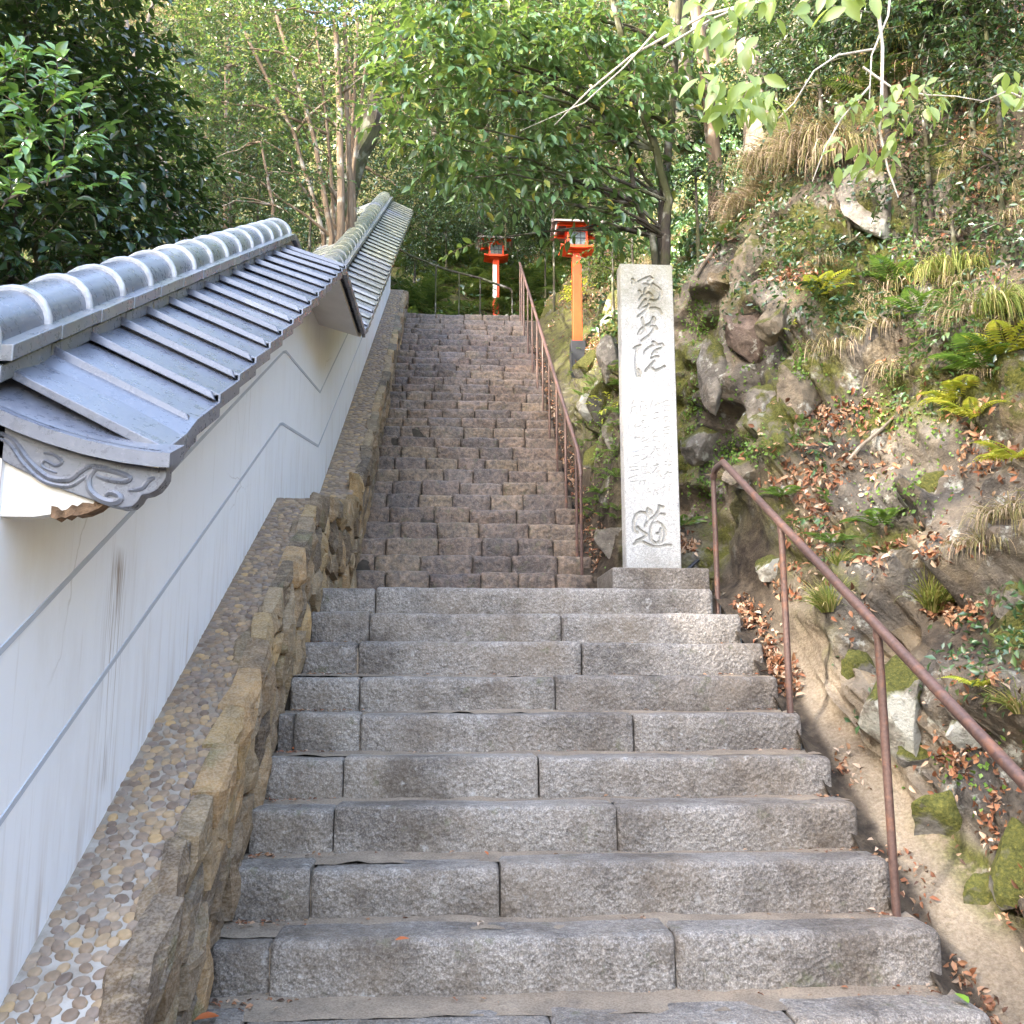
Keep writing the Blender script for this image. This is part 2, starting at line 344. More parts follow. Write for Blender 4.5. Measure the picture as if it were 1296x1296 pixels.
# ------------------------------------------------------------------ profiles along the stairway (y -> z)
ip = lambda pts: (lambda y: float(np.interp(y, [p[0] for p in pts], [p[1] for p in pts])) if y <= pts[-1][0] else pts[-1][1])
XL, XR = -.84, 1.79
Y0, TR, Z0, RI = 3.5706, .31, .736, .1846
Y2, T2, Z2, R2, XR2 = 8.2919, .2669, 2.5544, .1905, 1.272
NU = 29
YTOP = Y2 + T2*(NU-1); ZTOP = Z2 + R2*(NU-1)
def zs(y):                                  # level of the stair line
    y = np.asarray(y, float)
    return np.interp(y, [Y0-4*TR, Y0, Y0+8*TR, Y2-.05, Y2, YTOP], [0, Z0, Z0+8*RI, 2.36, Z2, ZTOP])
z_base = ip([(2.2, .62), (6.0, 2.764), (7.75, 3.06), (16.2, 8.50)])
z_l1 = ip([(2.2, 1.115), (6.03, 3.258), (7.76, 3.53), (16.2, 8.98)])
z_l2 = ip([(2.2, 1.57), (6.06, 3.755), (7.75, 3.99), (16.2, 9.45)])
z_eave = ip([(2.2, 2.04), (6.10, 4.342), (7.65, 4.46), (16.2, 9.98)])
z_crs = ip([(2.2, 2.252), (6.30, 4.572), (7.70, 4.66), (16.2, 10.16)])   # foot of the ridge courses at X=-1.12
z_ledge = lambda y: z_base(y)-.012
XLE = ip([(2.0, -.762), (3.4, -.778), (4.4, -.812), (6.0, -.828), (7.75, -.80), (8.4, -.765), (16.2, -.80)])   # outer edge of the ledge
XW, XE, XRG = -1.09, -.72, -1.24

# ================================================================== TERRAIN
# right-hand slope: cross-sections (X, height above the stair line) at chosen Y, resampled to a fine sheet
SEC = {
 -6.: [(1.80,-.10),(2.1,-.05),(2.5,.4),(3.0,1.3),(3.8,2.6),(5.2,4.6),(8,7.5),(14,12),(30,20)],
 2.2: [(1.74,-.14),(1.86,-.20),(2.12,-.11),(2.22,.12),(2.38,.48),(2.75,1.1),(3.6,2.6),(5.4,5.2),(14,12),(30,20)],
 3.6: [(1.74,-.14),(1.86,-.20),(2.13,-.11),(2.22,.10),(2.36,.42),(2.62,.95),(3.25,2.05),(4.6,4.3),(14,12.5),(30,20)],
 4.6: [(1.74,-.12),(1.86,-.18),(2.09,-.09),(2.17,.14),(2.34,.46),(2.66,.95),(3.15,1.95),(4.2,4.1),(13,12),(30,20)],
 5.6: [(1.74,-.10),(1.84,-.14),(1.98,-.02),(2.08,.30),(2.26,.72),(2.58,1.2),(2.98,2.3),(3.9,4.4),(12,12),(30,20)],
 6.3: [(1.70,-.06),(1.80,-.04),(1.92,.06),(1.98,.62),(2.06,1.40),(2.20,2.20),(2.62,3.2),(3.5,5.0),(11,12),(30,21)],
 7.1: [(1.50,-.03),(1.75,-.02),(1.88,.05),(1.93,.8),(1.98,1.75),(2.06,2.6),(2.50,3.3),(3.4,4.9),(10,11),(30,21)],
 7.8: [(1.25,-.03),(1.45,-.02),(1.60,.05),(1.68,.8),(1.76,1.7),(1.92,2.5),(2.45,3.1),(3.2,4.4),(9,10),(30,20)],
 8.4: [(1.20,-.10),(1.32,-.10),(1.40,.10),(1.45,.6),(1.54,1.3),(1.80,2.1),(2.35,2.8),(3.2,3.9),(9,9.5),(30,20)],
 9.6: [(1.20,-.16),(1.34,-.16),(1.44,.08),(1.50,.55),(1.62,1.1),(1.85,1.7),(2.4,2.4),(3.4,3.6),(9,9),(30,20)],
 11.: [(1.20,-.16),(1.40,-.16),(1.52,.06),(1.62,.40),(1.80,.75),(2.1,1.2),(2.7,2.0),(3.8,3.3),(9,8.5),(30,19)],
 12.4:[(1.20,-.16),(1.45,-.14),(1.60,.02),(1.74,.20),(1.98,.50),(2.3,.95),(2.9,1.8),(4.0,3.1),(9,8),(30,19)],
 14.: [(1.20,-.16),(1.50,-.10),(1.75,.12),(2.0,.34),(2.3,.72),(2.7,1.2),(3.2,1.9),(4.4,3.2),(9,7.6),(30,18)],
 16.: [(1.20,-.12),(1.50,-.06),(1.8,.20),(2.1,.5),(2.5,.95),(2.9,1.5),(3.5,2.3),(4.8,3.6),(9,7.4),(30,18)],
 18.: [(1.05,-.3),(1.4,-.1),(1.8,.8),(2.2,1.4),(2.6,1.9),(3.1,2.4),(3.8,3.2),(5.2,4.6),(9,8),(30,18)]}
ky = sorted(SEC)
US = np.concatenate([np.linspace(0, .22, 64, endpoint=False), np.linspace(.22, .62, 150, endpoint=False), np.linspace(.62, 1, 30)])
def section(y):
    i = max(0, min(len(ky)-2, int(np.searchsorted(ky, y))-1)); t = min(1, max(0, (y-ky[i])/(ky[i+1]-ky[i])))
    t = t*t*(3-2*t)*.5 + t*.5
    def rs(pts):                                  # resample so that u hits comparable features in every section
        pts = np.array(pts, float); n = len(pts)
        u = np.array([0,.06,.12,.20,.32,.44,.56,.72,.88,1])[:n] if n == 10 else np.array([0,.08,.18,.30,.44,.58,.74,.88,1])
        return np.interp(US, u, pts[:, 0]), np.interp(US, u, pts[:, 1])
    a, b = rs(SEC[ky[i]]), rs(SEC[ky[i+1]])
    return a[0]*(1-t)+b[0]*t, a[1]*(1-t)+b[1]*t
VY = np.concatenate([np.linspace(-6, 2.6, 24, endpoint=False), np.linspace(2.6, 9.8, 190, endpoint=False), np.linspace(9.8, 18, 120)])
TX = []; TZ = []
for y in VY:
    a, b = section(y); TX.append(a); TZ.append(b + zs(y))
TX = np.array(TX); TZ = np.array(TZ); TY = np.repeat(VY[:, None], len(US), 1)
def smooth_u(A, n):
    for _ in range(n):
        B = A.copy(); B[:, 1:-1] = (A[:, :-2]+2*A[:, 1:-1]+A[:, 2:])/4; A = B
    return A
TX = smooth_u(TX, 6); TZ = smooth_u(TZ, 6)
P = np.stack([TX, TY, TZ], -1)
dU = np.gradient(P, axis=1); dV = np.gradient(P, axis=0); NR = np.cross(dU, dV); NR /= np.linalg.norm(NR, axis=-1, keepdims=True)+1e-9
if NR[100, 100, 2] < 0: NR = -NR
dz = TZ - zs(TY)
ss = lambda a, b, x: np.clip((x-a)/(b-a), 0, 1)**2*(3-2*np.clip((x-a)/(b-a), 0, 1))
away = ss(1.98, 2.16, TX + np.where(TY > 6.0, np.minimum(.55, (TY-6.0)*.34), 0))
steep = 1 - NR[..., 2]
rockm = np.maximum(ss(.24, .46, steep + .32*fbm(P*1.1, 3, 5)), ss(6.2, 6.8, TY)*(1-ss(8.6, 9.2, TY))*(1-ss(4.3, 4.9, TZ))*ss(1.7, 1.9, TX)*.95) * away
slab = (1-ss(2.06, 2.20, TX)) * ss(1.87, 1.93, TX) * (1-ss(5.2, 5.9, TY))
Q1 = P*np.array([2.3, 1.9, 2.6]) + .18*fbm(P*2, 2, 3)[..., None]; Fw, F2w, idw, cw = worley(Q1, 11)
Q2 = P*np.array([5.6, 5., 6.4]) + .15*fbm(P*4, 2, 23)[..., None]; Fb, F2b, idb, cb = worley(Q2, 31)
def facet(Q, c, idv, s_):
    h = np.stack([np.modf(idv*91.7+.13)[0], np.modf(idv*57.3+.71)[0], np.modf(idv*23.9+.37)[0]], -1)-.5
    return ((Q-c)*h).sum(-1)*s_
up2 = ss(2.3, 3.2, dz)*(TX > 2.2); rockm = rockm*(1-.75*up2)
disp = rockm*(.27*(idw-.42) + facet(Q1, cw, idw, .24) + .11*(idb-.5) + facet(Q2, cb, idb, .14) - .06*np.exp(-(F2w-Fw)/.05) - .03*np.exp(-(F2b-Fb)/.06)) + away*(.06*fbm(P*1.3, 4, 2)+.022*fbm(P*7, 3, 7))
for _ in range(1):
    for ax in (0, 1): disp = (np.roll(disp, 1, ax)+2*disp+np.roll(disp, -1, ax))/4
disp += (1-away)*.012*fbm(P*5, 3, 9)
disp *= np.where(TX > 7, 2.5, 1)
P = P + NR*disp[..., None]
mossm = np.clip(ss(.02, .4, fbm(P*1.5, 4, 41)+.12-.5*ss(5.5, 9, P[..., 2]-zs(TY)+4))*away, 0, 1)
mossm = np.maximum(mossm, ss(8, 9.5, TY)*away*.75); mossm = np.maximum(mossm, .8*up2*ss(-.25, .25, fbm(P*1.9, 3, 43)))
nv, nu = TX.shape
idx = np.arange(nv*nu).reshape(nv, nu)
Fq = np.stack([idx[:-1, :-1], idx[:-1, 1:], idx[1:, 1:], idx[1:, :-1]], -1).reshape(-1, 4)
def attr(me, name, val):
    a = me.attributes.new(name, 'FLOAT', 'POINT'); a.data.foreach_set('value', np.asarray(val, np.float32).ravel())
me = mesh_np('hillside', P.reshape(-1, 3), Fq, MT['terrain'])
attr(me, 'rock', rockm); attr(me, 'moss', mossm); attr(me, 'slab', slab)
try: me.set_sharp_from_angle(angle=math.radians(38))
except Exception: pass
tag(link('hillside', me), 'steep rocky slope of earth, moss and leaf litter rising right of the steps', 'hillside', kind='structure')
BV_V = [tuple(v) for v in P.reshape(-1, 3)]; BV_F = [tuple(f) for f in Fq]

def h_left(X, Y):                                  # ground left of the wall and the hill that closes the view
    s = np.interp(Y, [-60, 2.2, 16, 17.6, 19, 22, 30, 60, 140], [-1, .3, 8.0, 8.05, 9.7, 12.6, 20.5, 56, 110])
    flat = np.interp(Y, [-60, 2.2, 16, 17.6, 22, 30, 60, 140], [-1, .1, 5.2, 6, 8.5, 16, 46, 100])
    k = np.clip((-1.6-X)/5, 0, 1)
    z = s*(1-k)+flat*k + np.maximum(0, -X-9)*.42
    z = z + np.maximum(0, X-2.2)*np.interp(Y, [17, 25, 40], [.75, .6, .3])
    return z
def sheet(name, xs, ys, hf, m, label, rock, moss, amp=.12):
    X, Y = np.meshgrid(xs, ys); Z = hf(X, Y); Q = np.stack([X, Y, Z], -1)
    Q[..., 2] += amp*fbm(Q*.9, 4, 3)
    n0, n1 = X.shape; ix = np.arange(n0*n1).reshape(n0, n1)
    F = np.stack([ix[:-1, :-1], ix[:-1, 1:], ix[1:, 1:], ix[1:, :-1]], -1).reshape(-1, 4)
    me = mesh_np(name, Q.reshape(-1, 3), F, m)
    attr(me, 'rock', np.full(X.size, rock)); attr(me, 'moss', np.full(X.size, moss)); attr(me, 'slab', np.zeros(X.size))
    o = tag(link(name, me), label, None, kind='structure')
    n = len(BV_V); BV_V.extend(map(tuple, Q.reshape(-1, 3))); BV_F.extend(tuple(int(i)+n for i in f) for f in F)
    return o
sheet('far_hill', np.concatenate([np.linspace(-90, -6, 40), np.linspace(-5.5, 6, 90), np.linspace(6.5, 90, 40)]), np.concatenate([np.linspace(17.35, 30, 70), np.linspace(31, 130, 45)]), h_left, MT['terrain'], 'wooded hill closing the view above the steps', .25, .85, .22)
sheet('woodland_ground', np.concatenate([np.linspace(-90, -8, 40), np.linspace(-7.5, -1.36, 40)]), np.linspace(-30, 17.5, 100), h_left, MT['terrain'], 'shady ground of the wood behind the plaster wall', .1, .5, .1)
sheet('forecourt', np.linspace(-90, 90, 40), np.linspace(-90, 2.33, 40), lambda X, Y: np.zeros_like(X)-.012+np.maximum(0, np.abs(X-.4)-2.5)*.28, MT['fill'], 'bare trodden ground at the foot of the steps', 0., 0., .0)
mb = MB(); mb.box(XL-.3, XR+.1, Y0+8*TR+.16, Y2+.05, 1.6, Z0+8*RI-.012)
ld = mb.build('landing', MT['fill']); tag(ld, 'earth landing between the two flights', kind='structure')
mb = MB(); mb.hexa([(XL-.3,YTOP+.2,7.4),(1.6,YTOP+.2,7.4),(1.6,17.6,7.4),(XL-.3,17.6,7.4),(XL-.3,YTOP+.2,ZTOP-.012),(1.6,YTOP+.2,ZTOP-.012),(1.6,17.6,ZTOP+.03),(XL-.3,17.6,ZTOP+.03)])
tag(mb.build('upper_landing', MT['fill']), 'earth landing at the top of the steps', kind='structure')
BVH = BVHTree.FromPolygons(BV_V, BV_F)
def pray(px, py):                                  # a photograph pixel as a direction, to look up what ground stands there
    return (cf + cr*((px-648)/1209.4) - cu*((py-648)/1209.4))
def hit(px, py):
    d = pray(px, py).normalized(); r = BVH.ray_cast(Vector((0, 0, H)), d)
    return (r[0], r[1] if r[1].z > 0 or abs(r[1].z) < .9 else -r[1]) if r[0] is not None else (None, None)
def at(px, py, y):
    d = pray(px, py); return Vector((0, 0, H)) + d*(y/d.y)

# ================================================================== STEPS
def block(name, m, x0, x1, y0, y1, z0, z1, parent, rnd=.02, amp=.006, seg=.05, seed=0, lower=0):
    """a roughly dressed stone: rounded front/top arris, uneven faces"""
    o = off(parent); nx = max(3, int((x1-x0)/seg)+1)
    prof = [(y1, z1), (y0+(y1-y0)*.55, z1), (y0+rnd*1.6, z1), (y0+rnd*.45, z1-rnd*.35), (y0, z1-rnd*1.3), (y0, z0+(z1-z0)*.62), (y0, z0+(z1-z0)*.3), (y0, z0), (y1, z0)]
    xs = np.linspace(x0, x1, nx); e = min(.014, (x1-x0)*.06)
    X = np.concatenate([[x0], xs[:1]+e*.0, xs[1:-1], xs[-1:], [x1]]); V = []
    for i, x in enumerate(X):
        inset = rnd*.55 if i in (0, len(X)-1) else 0
        xx = x0+e*.9 if i == 1 else x1-e*.9 if i == len(X)-2 else x
        for (y, z) in prof:
            cy, cz = (y0+y1)/2, (z0+z1)/2
            V.append((xx, y+(inset if y < cy else -inset), z-(inset*.8 if z > cz else 0)))
    V = np.array(V); n = len(prof)
    nz = fbm(V*np.array([9, 9, 9.])+seed*3.7, 3, 51); nz2 = fbm(V*2.3+seed*1.9, 2, 52)
    front = (V[:, 1] < (y0+y1)/2)
    V[:, 1] += np.where(front, amp*1.5*nz+amp*1.6*nz2, 0); V[:, 2] += np.where(V[:, 2] > z0+.03, amp*.8*fbm(V*7+seed, 2, 53)+amp*.8*nz2, 0)
    F = []
    for i in range(len(X)-1):
        for k in range(n):
            a = i*n+k; b = i*n+(k+1) % n; F.append((a, a+n, b+n, b))
    me = bpy.data.meshes.new(name)
    me.from_pydata([(v[0]-o.x, v[1]-o.y, v[2]-o.z) for v in V], [], F+[tuple(range(n)), tuple(len(V)-1-k for k in range(n))])
    me.polygons.foreach_set('use_smooth', [True]*len(me.polygons)); me.materials.append(m)
    try: me.set_sharp_from_angle(angle=math.radians(50))
    except Exception: pass
    return link(name, me, parent)
low = thing('granite_staircase', 'lower flight of nine broad rough grey granite steps in the foreground', 'staircase', (.47, Y0, 0))
JO = {8: [475], 7: [467, 711], 6: [452, 737], 5: [455, 703], 4: [371, 455, 803], 3: [434, 682], 2: [422, 781], 1: [392, 633], 0: [340, 856], -1: [300, 700, 1010], -2: [500, 900], -3: [600], -4: [400, 800]}
for k in range(-4, 9):
    y = Y0+k*TR; z1 = Z0+k*RI
    js = [XL+.02] + [at(px, 650, y).x if False else (at(px, {8:760,7:795,6:830,5:875,4:925,3:980,2:1045,1:1125,0:1225}.get(k, 1290), y).x) for px in JO[k]] + [XR + (.03*random.uniform(-1, 1))]
    if k == 8: js[-1] = 1.70
    for i in range(len(js)-1):
        gap = .003+.004*random.random(); dark = i == 0
        dy = random.uniform(-.012, .012); dzz = random.uniform(-.012, .008)
        if k == 0 and i == 0: dzz = -.02; dy = .03
        block('step_block', MT['granite'], js[i]+gap*.6, js[i+1]-gap*.6, y+dy, y+.20+random.uniform(-.02, .03), z1-RI-.03, z1+dzz, low, rnd=.015+.009*random.random(), amp=.0052, seg=.045, seed=k*7+i)
    # mortar wedge beside the short left-hand blocks
    if k in (0, 1, 4, 5, 6):
        xj = js[1] if k != 4 else js[2]
        block('joint_mortar', MT['fill'], xj-.035, xj+.035, y+.035, y+.2, z1-RI-.02, z1-.03, low, rnd=.02, amp=.012, seed=k)
    # earth and old mortar that fills the tread behind each row
    xs_ = np.linspace(XL, XR+.01, 60); ys_ = np.linspace(y+.12, y+TR+.05, 8)
    X, Y = np.meshgrid(xs_, ys_); Z = z1-.012+(Y-y-.12)*.05+.008*fbm(np.stack([X*3, Y*3, X*0+k], -1), 4, 61)+.006*fbm(np.stack([X*14, Y*14, X*0+k], -1), 2, 62)
    ix = np.arange(X.size).reshape(X.shape)
    link('tread_fill', mesh_np('tread_fill', np.stack([X-.47, Y-Y0, Z], -1).reshape(-1, 3), np.stack([ix[:-1, :-1], ix[:-1, 1:], ix[1:, 1:], ix[1:, :-1]], -1).reshape(-1, 4), MT['fill']), low)
upp = thing('stone_staircase', 'long narrow upper flight of small brown hewn stone blocks climbing to the trees', 'staircase', (.2, Y2, Z2))
for k in range(NU):
    y = Y2+k*T2; z1 = Z2+k*R2; x = XL+.01; i = 0
    first = random.uniform(.16, .30) if k % 3 else random.uniform(.22, .4)
    while x < XR2-.02:
        wd = first if i == 0 else random.uniform(.30, .50)
        if XR2-(x+wd) < .2: wd = XR2+random.uniform(-.02, .02)-x
        block('step_block', MT['step'], x+.004, x+wd-.004, y+random.uniform(-.013, .012), y+T2+.05, z1-R2-.02, z1+random.uniform(-.012, .008), upp, rnd=.021, amp=.011, seg=.06, seed=k*11+i)
        x += wd; i += 1
mb = MB()
for k in range(NU): mb.box(XL-.05, XR2-.03, Y2+k*T2+.03, Y2+(k+1)*T2+.03, Z2+k*R2-.5, Z2+k*R2-.025)
mb.build('step_bed', MT['darkmortar'], upp)
mb = MB()
for k in range(-4, 9): mb.box(XL-.05, XR-.02, Y0+k*TR+.05, Y0+(k+1)*TR+.05, Z0+k*RI-.7, Z0+k*RI-.045); mb.box(XR-.019, XR+.16, Y0+k*TR, Y0+(k+1)*TR-.003, Z0+k*RI-.9, Z0+k*RI-RI-.075)
mb.build('step_bed', MT['darkmortar'], low)

# ================================================================== PLASTER WALL WITH TILED ROOF
wall = thing('plaster_wall', 'long white plaster garden wall under a grey tiled roof climbing beside the steps', 'wall', (XRG, 2.4, .6))
YS = [2.352] + list(np.linspace(2.6, 6.0, 18)) + list(np.linspace(6.1, 7.75, 9)) + list(np.linspace(7.9, 16.0, 40))
WY0, WY1 = 2.352, 16.0
z_top = lambda y: z_eave(y)+.02
rows = 14; V = []; HT = []
for y in YS:
    for j in range(rows):
        t = j/(rows-1); V.append((XW-XRG, y-2.4, z_base(y)-.12+(z_top(y)+.1-z_base(y)+.12)*t-.6)); HT.append(max(0, t))
n = len(YS); ix = np.arange(n*rows).reshape(n, rows)
F = np.stack([ix[:-1, :-1], ix[1:, :-1], ix[1:, 1:], ix[:-1, 1:]], -1).reshape(-1, 4)
me = mesh_np('wall_face', V, F, MT['plaster']); attr(me, 'height', HT); link('wall_face', me, wall)
mb = MB()
mb.loft([[(XW-.002, y, z_base(y)-.3), (XRG*2-XW, y, z_base(y)-.3), (XRG*2-XW, y, z_top(y)+.1), (XW-.002, y, z_top(y)+.1)] for y in YS], close=True, caps=True)
mb.build('wall_core', MT['soffit'], wall)
for zl in (z_l1, z_l2):
    mb = MB()
    mb.loft([[(XW-.001, y, zl(y)-.010), (XW+.003, y, zl(y)-.010), (XW+.003, y, zl(y)+.010), (XW-.001, y, zl(y)+.010)] for y in YS], close=True, caps=True)
    mb.build('wall_stripe', MT['stripe'], wall)
# soffit under the eaves, both sides
YR0, YR1 = 2.40, 16.15
yr = [YR0] + [y for y in YS if y > YR0+.05 and y < YR1] + [YR1]
mb = MB()
for sx in (1, -1):
    X = lambda d: XRG + sx*d
    mb.loft([[(X(.15), y, z_eave(y)+.05), (X(.47), y, z_eave(y)-.045), (X(.47), y, z_eave(y)-.008), (X(.1), y, z_crs(y)-.05)] for y in yr], close=True, caps=True)
mb.build('soffit', MT['soffit'], wall)
# roof tiles: one flat pan with a raised rib on its upper edge each
def tile_mats(y): return MT['tile'] if y < 7.7 else (MT['tile_mid'] if y < 10.5 else MT['tile_moss'])
yb = []; y = 2.42
while y < 6.05: yb.append((y, min(y+.25, 6.12))); y += .25
y = yb[-1][1]
while y < 7.6: yb.append((y, y+.25)); y += .25
while y < 16.0: yb.append((y, y+.25)); y += .25
for sx in (1, -1):
    for (a, b) in yb:
        X = lambda d: XRG + sx*d
        j = random.uniform(-.003, .003); st = .010
        ze0, ze1 = z_eave(a)+.03+st+j, z_eave(b)+.03-st+j; zc0, zc1 = z_crs(a)+.012+st+j, z_crs(b)+.012-st+j
        mb = MB(); lip = .048
        mb.hexa([(X(.08), a, zc0-.012+.02), (X(.52), a, ze0-.03), (X(.52), b+.012, ze1-.03), (X(.08), b+.012, zc1-.012+.02),
                 (X(.08), a, zc0+.03), (X(.52), a, ze0), (X(.52), b+.012, ze1), (X(.08), b+.012, zc1+.03)])
        mb.hexa([(X(.497), a, ze0-lip), (X(.524), a, ze0-lip), (X(.524), b+.004, ze1-lip), (X(.497), b+.004, ze1-lip),
                 (X(.497), a, ze0-.001), (X(.524), a, ze0+.002), (X(.524), b+.004, ze1+.002), (X(.497), b+.004, ze1-.001)])
        r0, r1 = b-.026, b+.010; h = .028
        mb.hexa([(X(.08), r0, zc1+.028), (X(.512), r0, ze1-.002), (X(.512), r1, ze1+.002), (X(.08), r1, zc1+.032),
                 (X(.08), r0+.004, zc1+.03+h), (X(.500), r0+.004, ze1+h), (X(.500), r1-.004, ze1+h+.004), (X(.08), r1-.004, zc1+.034+h)])
        mb.build('roof_tile', tile_mats(a), wall, bevel=.003 if a < 8 and sx > 0 else 0)
# two projecting courses of ridge tiles, then the capping tiles
y = 2.35
while y < 16.1:
    b = min(y+.28, 16.15)
    if y < 6.3 < b+.01: b = 6.32
    for lev, (d, z0, z1, mm) in enumerate(((.125, .015, .062, 'tile_mid'), (.150, .074, .118, 'tile_mid'))):
        mb = MB(); g = .0025
        mb.hexa([(XRG-d, y+g, z_crs(y)+z0), (XRG+d, y+g, z_crs(y)+z0), (XRG+d, b-g, z_crs(b)+z0), (XRG-d, b-g, z_crs(b)+z0),
                 (XRG-d, y+g, z_crs(y)+z1), (XRG+d, y+g, z_crs(y)+z1), (XRG+d, b-g, z_crs(b)+z1), (XRG-d, b-g, z_crs(b)+z1)])
        mb.build('ridge_course_tile', MT[mm], wall, bevel=.004 if y < 7 else 0)
    mb = MB(); rings = []
    sl_ = (z_crs(b)-z_crs(y))/(b-y)
    for (dy, rr) in ((.014, .098), (.016, .106), (.10, .104), (.20, .102), (.285, .102)):
        if y+dy > b+.02: dy = b+.01-y
        cz = z_crs(y)+dy*sl_+.118
        rings.append([(XRG+rr*math.cos(t), y+dy, cz+rr*.98*math.sin(t)) for t in np.linspace(-.06, math.pi+.06, 15)])
    mb.loft(rings, caps=True)
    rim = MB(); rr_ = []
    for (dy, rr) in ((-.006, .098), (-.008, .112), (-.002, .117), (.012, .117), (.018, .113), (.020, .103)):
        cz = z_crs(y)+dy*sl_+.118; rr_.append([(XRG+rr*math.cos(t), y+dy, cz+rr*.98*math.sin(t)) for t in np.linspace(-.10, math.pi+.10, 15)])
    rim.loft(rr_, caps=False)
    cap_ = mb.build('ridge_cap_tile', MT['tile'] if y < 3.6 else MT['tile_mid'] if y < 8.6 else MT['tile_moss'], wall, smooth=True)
    rim.build('cap_rim', MT['rim'] if y < 9 else MT['tile_moss'], cap_, smooth=True)  # bright highlight on the cap edge painted in as a paler tile
    y = b
# near gable end: upswept verge tile, carved end tile and weathered barge board
zsori = lambda d: float(np.interp(d, [0, .06, .12, .19, .26, .35, .44, .52, .58, .62], [2.345, 2.315, 2.288, 2.258, 2.232, 2.205, 2.186, 2.176, 2.174, 2.178]))
for sx in (1, -1):
    X = lambda d: XRG+sx*d
    plane = lambda d, y: (z_crs(y)+.042)+((z_eave(y)+.03)-(z_crs(y)+.042))*(d-.08)/.44
    mb = MB(); rings = []
    for q in np.linspace(0, 1, 9):
        yy_ = 2.345+.325*q; e_ = (1-q)**2.2
        rings.append([(X(d), yy_, (plane(d, max(2.42, yy_))+.004+.004*q)*(1-e_)+(zsori(d)+.012)*e_) for d in np.linspace(.06, .524, 16)])
    k = len(rings[0]); mb.loft(rings); nn_ = len(mb.v); mb.v += [(a_, b_, c_-.03) for a_, b_, c_ in mb.v]; mb.f += [tuple(i+nn_ for i in reversed(f)) for f in mb.f]
    for r_ in range(8): mb.f.append((r_*k+k-1, r_*k+k-1+k, r_*k+k-1+k+nn_, r_*k+k-1+nn_))
    e0 = [r_[-1] for r_ in rings]; mb.loft([[(a_, b_, c_+.001), (a_+sx*.003, b_, c_-.02), (a_, b_, c_-.056)] for a_, b_, c_ in e0])
    mb.build('verge_pan_tile', MT['tile'], wall, smooth=True)
    ds = np.linspace(.03, .558, 24); mb = MB(); rings = []
    for d in ds:
        z = zsori(d); y1 = 2.44; y0 = 2.318
        rings.append([(X(d), y0, z-.036), (X(d), y1, z-.036+.05), (X(d), y1, z+.05), (X(d), y0+.01, z+.004), (X(d), y0, z)])
    mb.loft(rings, close=True, caps=True); vt = mb.build('verge_tile', MT['tile'], wall, smooth=True)
    # carved panel, scalloped lower edge
    lowz = [(.03, .075), (.18, .085), (.30, .098), (.40, .106), (.44, .107), (.465, .10), (.478, .085), (.486, .068), (.505, .062), (.522, .05), (.535, .032), (.542, .018)]
    mb = MB(); rings = []
    for d, h in lowz:
        z = zsori(d)-.036; rings.append([(X(d), 2.352, z-h), (X(d), 2.352, z+.005), (X(d), 2.40, z+.005), (X(d), 2.40, z-h)])
    mb.loft(rings, close=True, caps=True); pn = mb.build('carved_end_tile', MT['tile'], wall, bevel=.004)
    def sw(pts, r=.0075):
        m_ = MB(); p3 = []
        pts = [Vector((p[0], p[1], 0)) for p in pts]; fine = []
        for i in range(len(pts)-1):
            p0, p1, p2, p3_ = pts[max(0, i-1)], pts[i], pts[i+1], pts[min(len(pts)-1, i+2)]
            for t in np.linspace(0, 1, 5, endpoint=False):
                fine.append(.5*((2*p1)+(p2-p0)*t+(2*p0-5*p1+4*p2-p3_)*t*t+(3*p1-p0-3*p2+p3_)*t**3))
        fine.append(pts[-1])
        m_.tube([(X(p.x), 2.352, zsori(p.x)-.036+p.y*.68) for p in fine], [r*(.6+.4*math.sin(math.pi*i/(len(fine)-1))) for i in range(len(fine))], 6)
        m_.build('carved_scroll', MT['tile'], pn, smooth=True)
    sw([(.12,-.03),(.17,-.03),(.21,-.08),(.26,-.115),(.31,-.10),(.335,-.06),(.36,-.03),(.40,-.022)], .008)
    sw([(.12,-.05),(.16,-.05),(.20,-.10),(.25,-.135),(.31,-.125),(.345,-.08),(.365,-.05)], .006)
    sw([(.245,-.035),(.27,-.028),(.29,-.045),(.275,-.065),(.25,-.06),(.245,-.085),(.28,-.09)], .005)
    sw([(.365,-.035),(.395,-.03),(.435,-.032),(.455,-.045),(.44,-.06),(.40,-.065),(.375,-.06)], .008)
    sw([(.37,-.04),(.358,-.075),(.362,-.115),(.385,-.14),(.415,-.145),(.435,-.13),(.43,-.112),(.41,-.11),(.40,-.125)], .010)
    sw([(.455,-.09),(.485,-.075),(.50,-.045),(.515,-.03)], .007)
    # plastered barge board below, its tip weathered to bare wood
    mb = MB(); rings = []
    for d in np.linspace(0, .37, 9):
        zt = zsori(d)-.036-float(np.interp(d, [0, .18, .4], [.075, .085, .106])); zb_ = min(zt-.01, 2.022+.055*max(0, (d-.22)/.15)**2)
        rings.append([(X(d), 2.365, zb_), (X(d), 2.365, zt+.02), (X(d), 2.40, zt+.02), (X(d), 2.40, zb_)])
    mb.loft(rings, close=True, caps=True); mb.build('barge_board', MT['barge'], wall)
    mb = MB(); rings = []
    for d in np.linspace(.27, .43, 14):
        q = (d-.27)/.16; zt = zsori(d)-.036-.106; jz = random.uniform(-.006, .006)
        rings.append([(X(d), 2.360+random.uniform(0, .004), 2.018+.055*q*q+jz*.5), (X(d), 2.361, 2.045+.045*q*q+random.uniform(-.01, .004)), (X(d), 2.40, 2.05+.045*q*q), (X(d), 2.40, 2.018+.055*q*q+jz)])
    mb.loft(rings, close=True, caps=True); mb.build('weathered_board_tip', MT['rotwood'], wall)

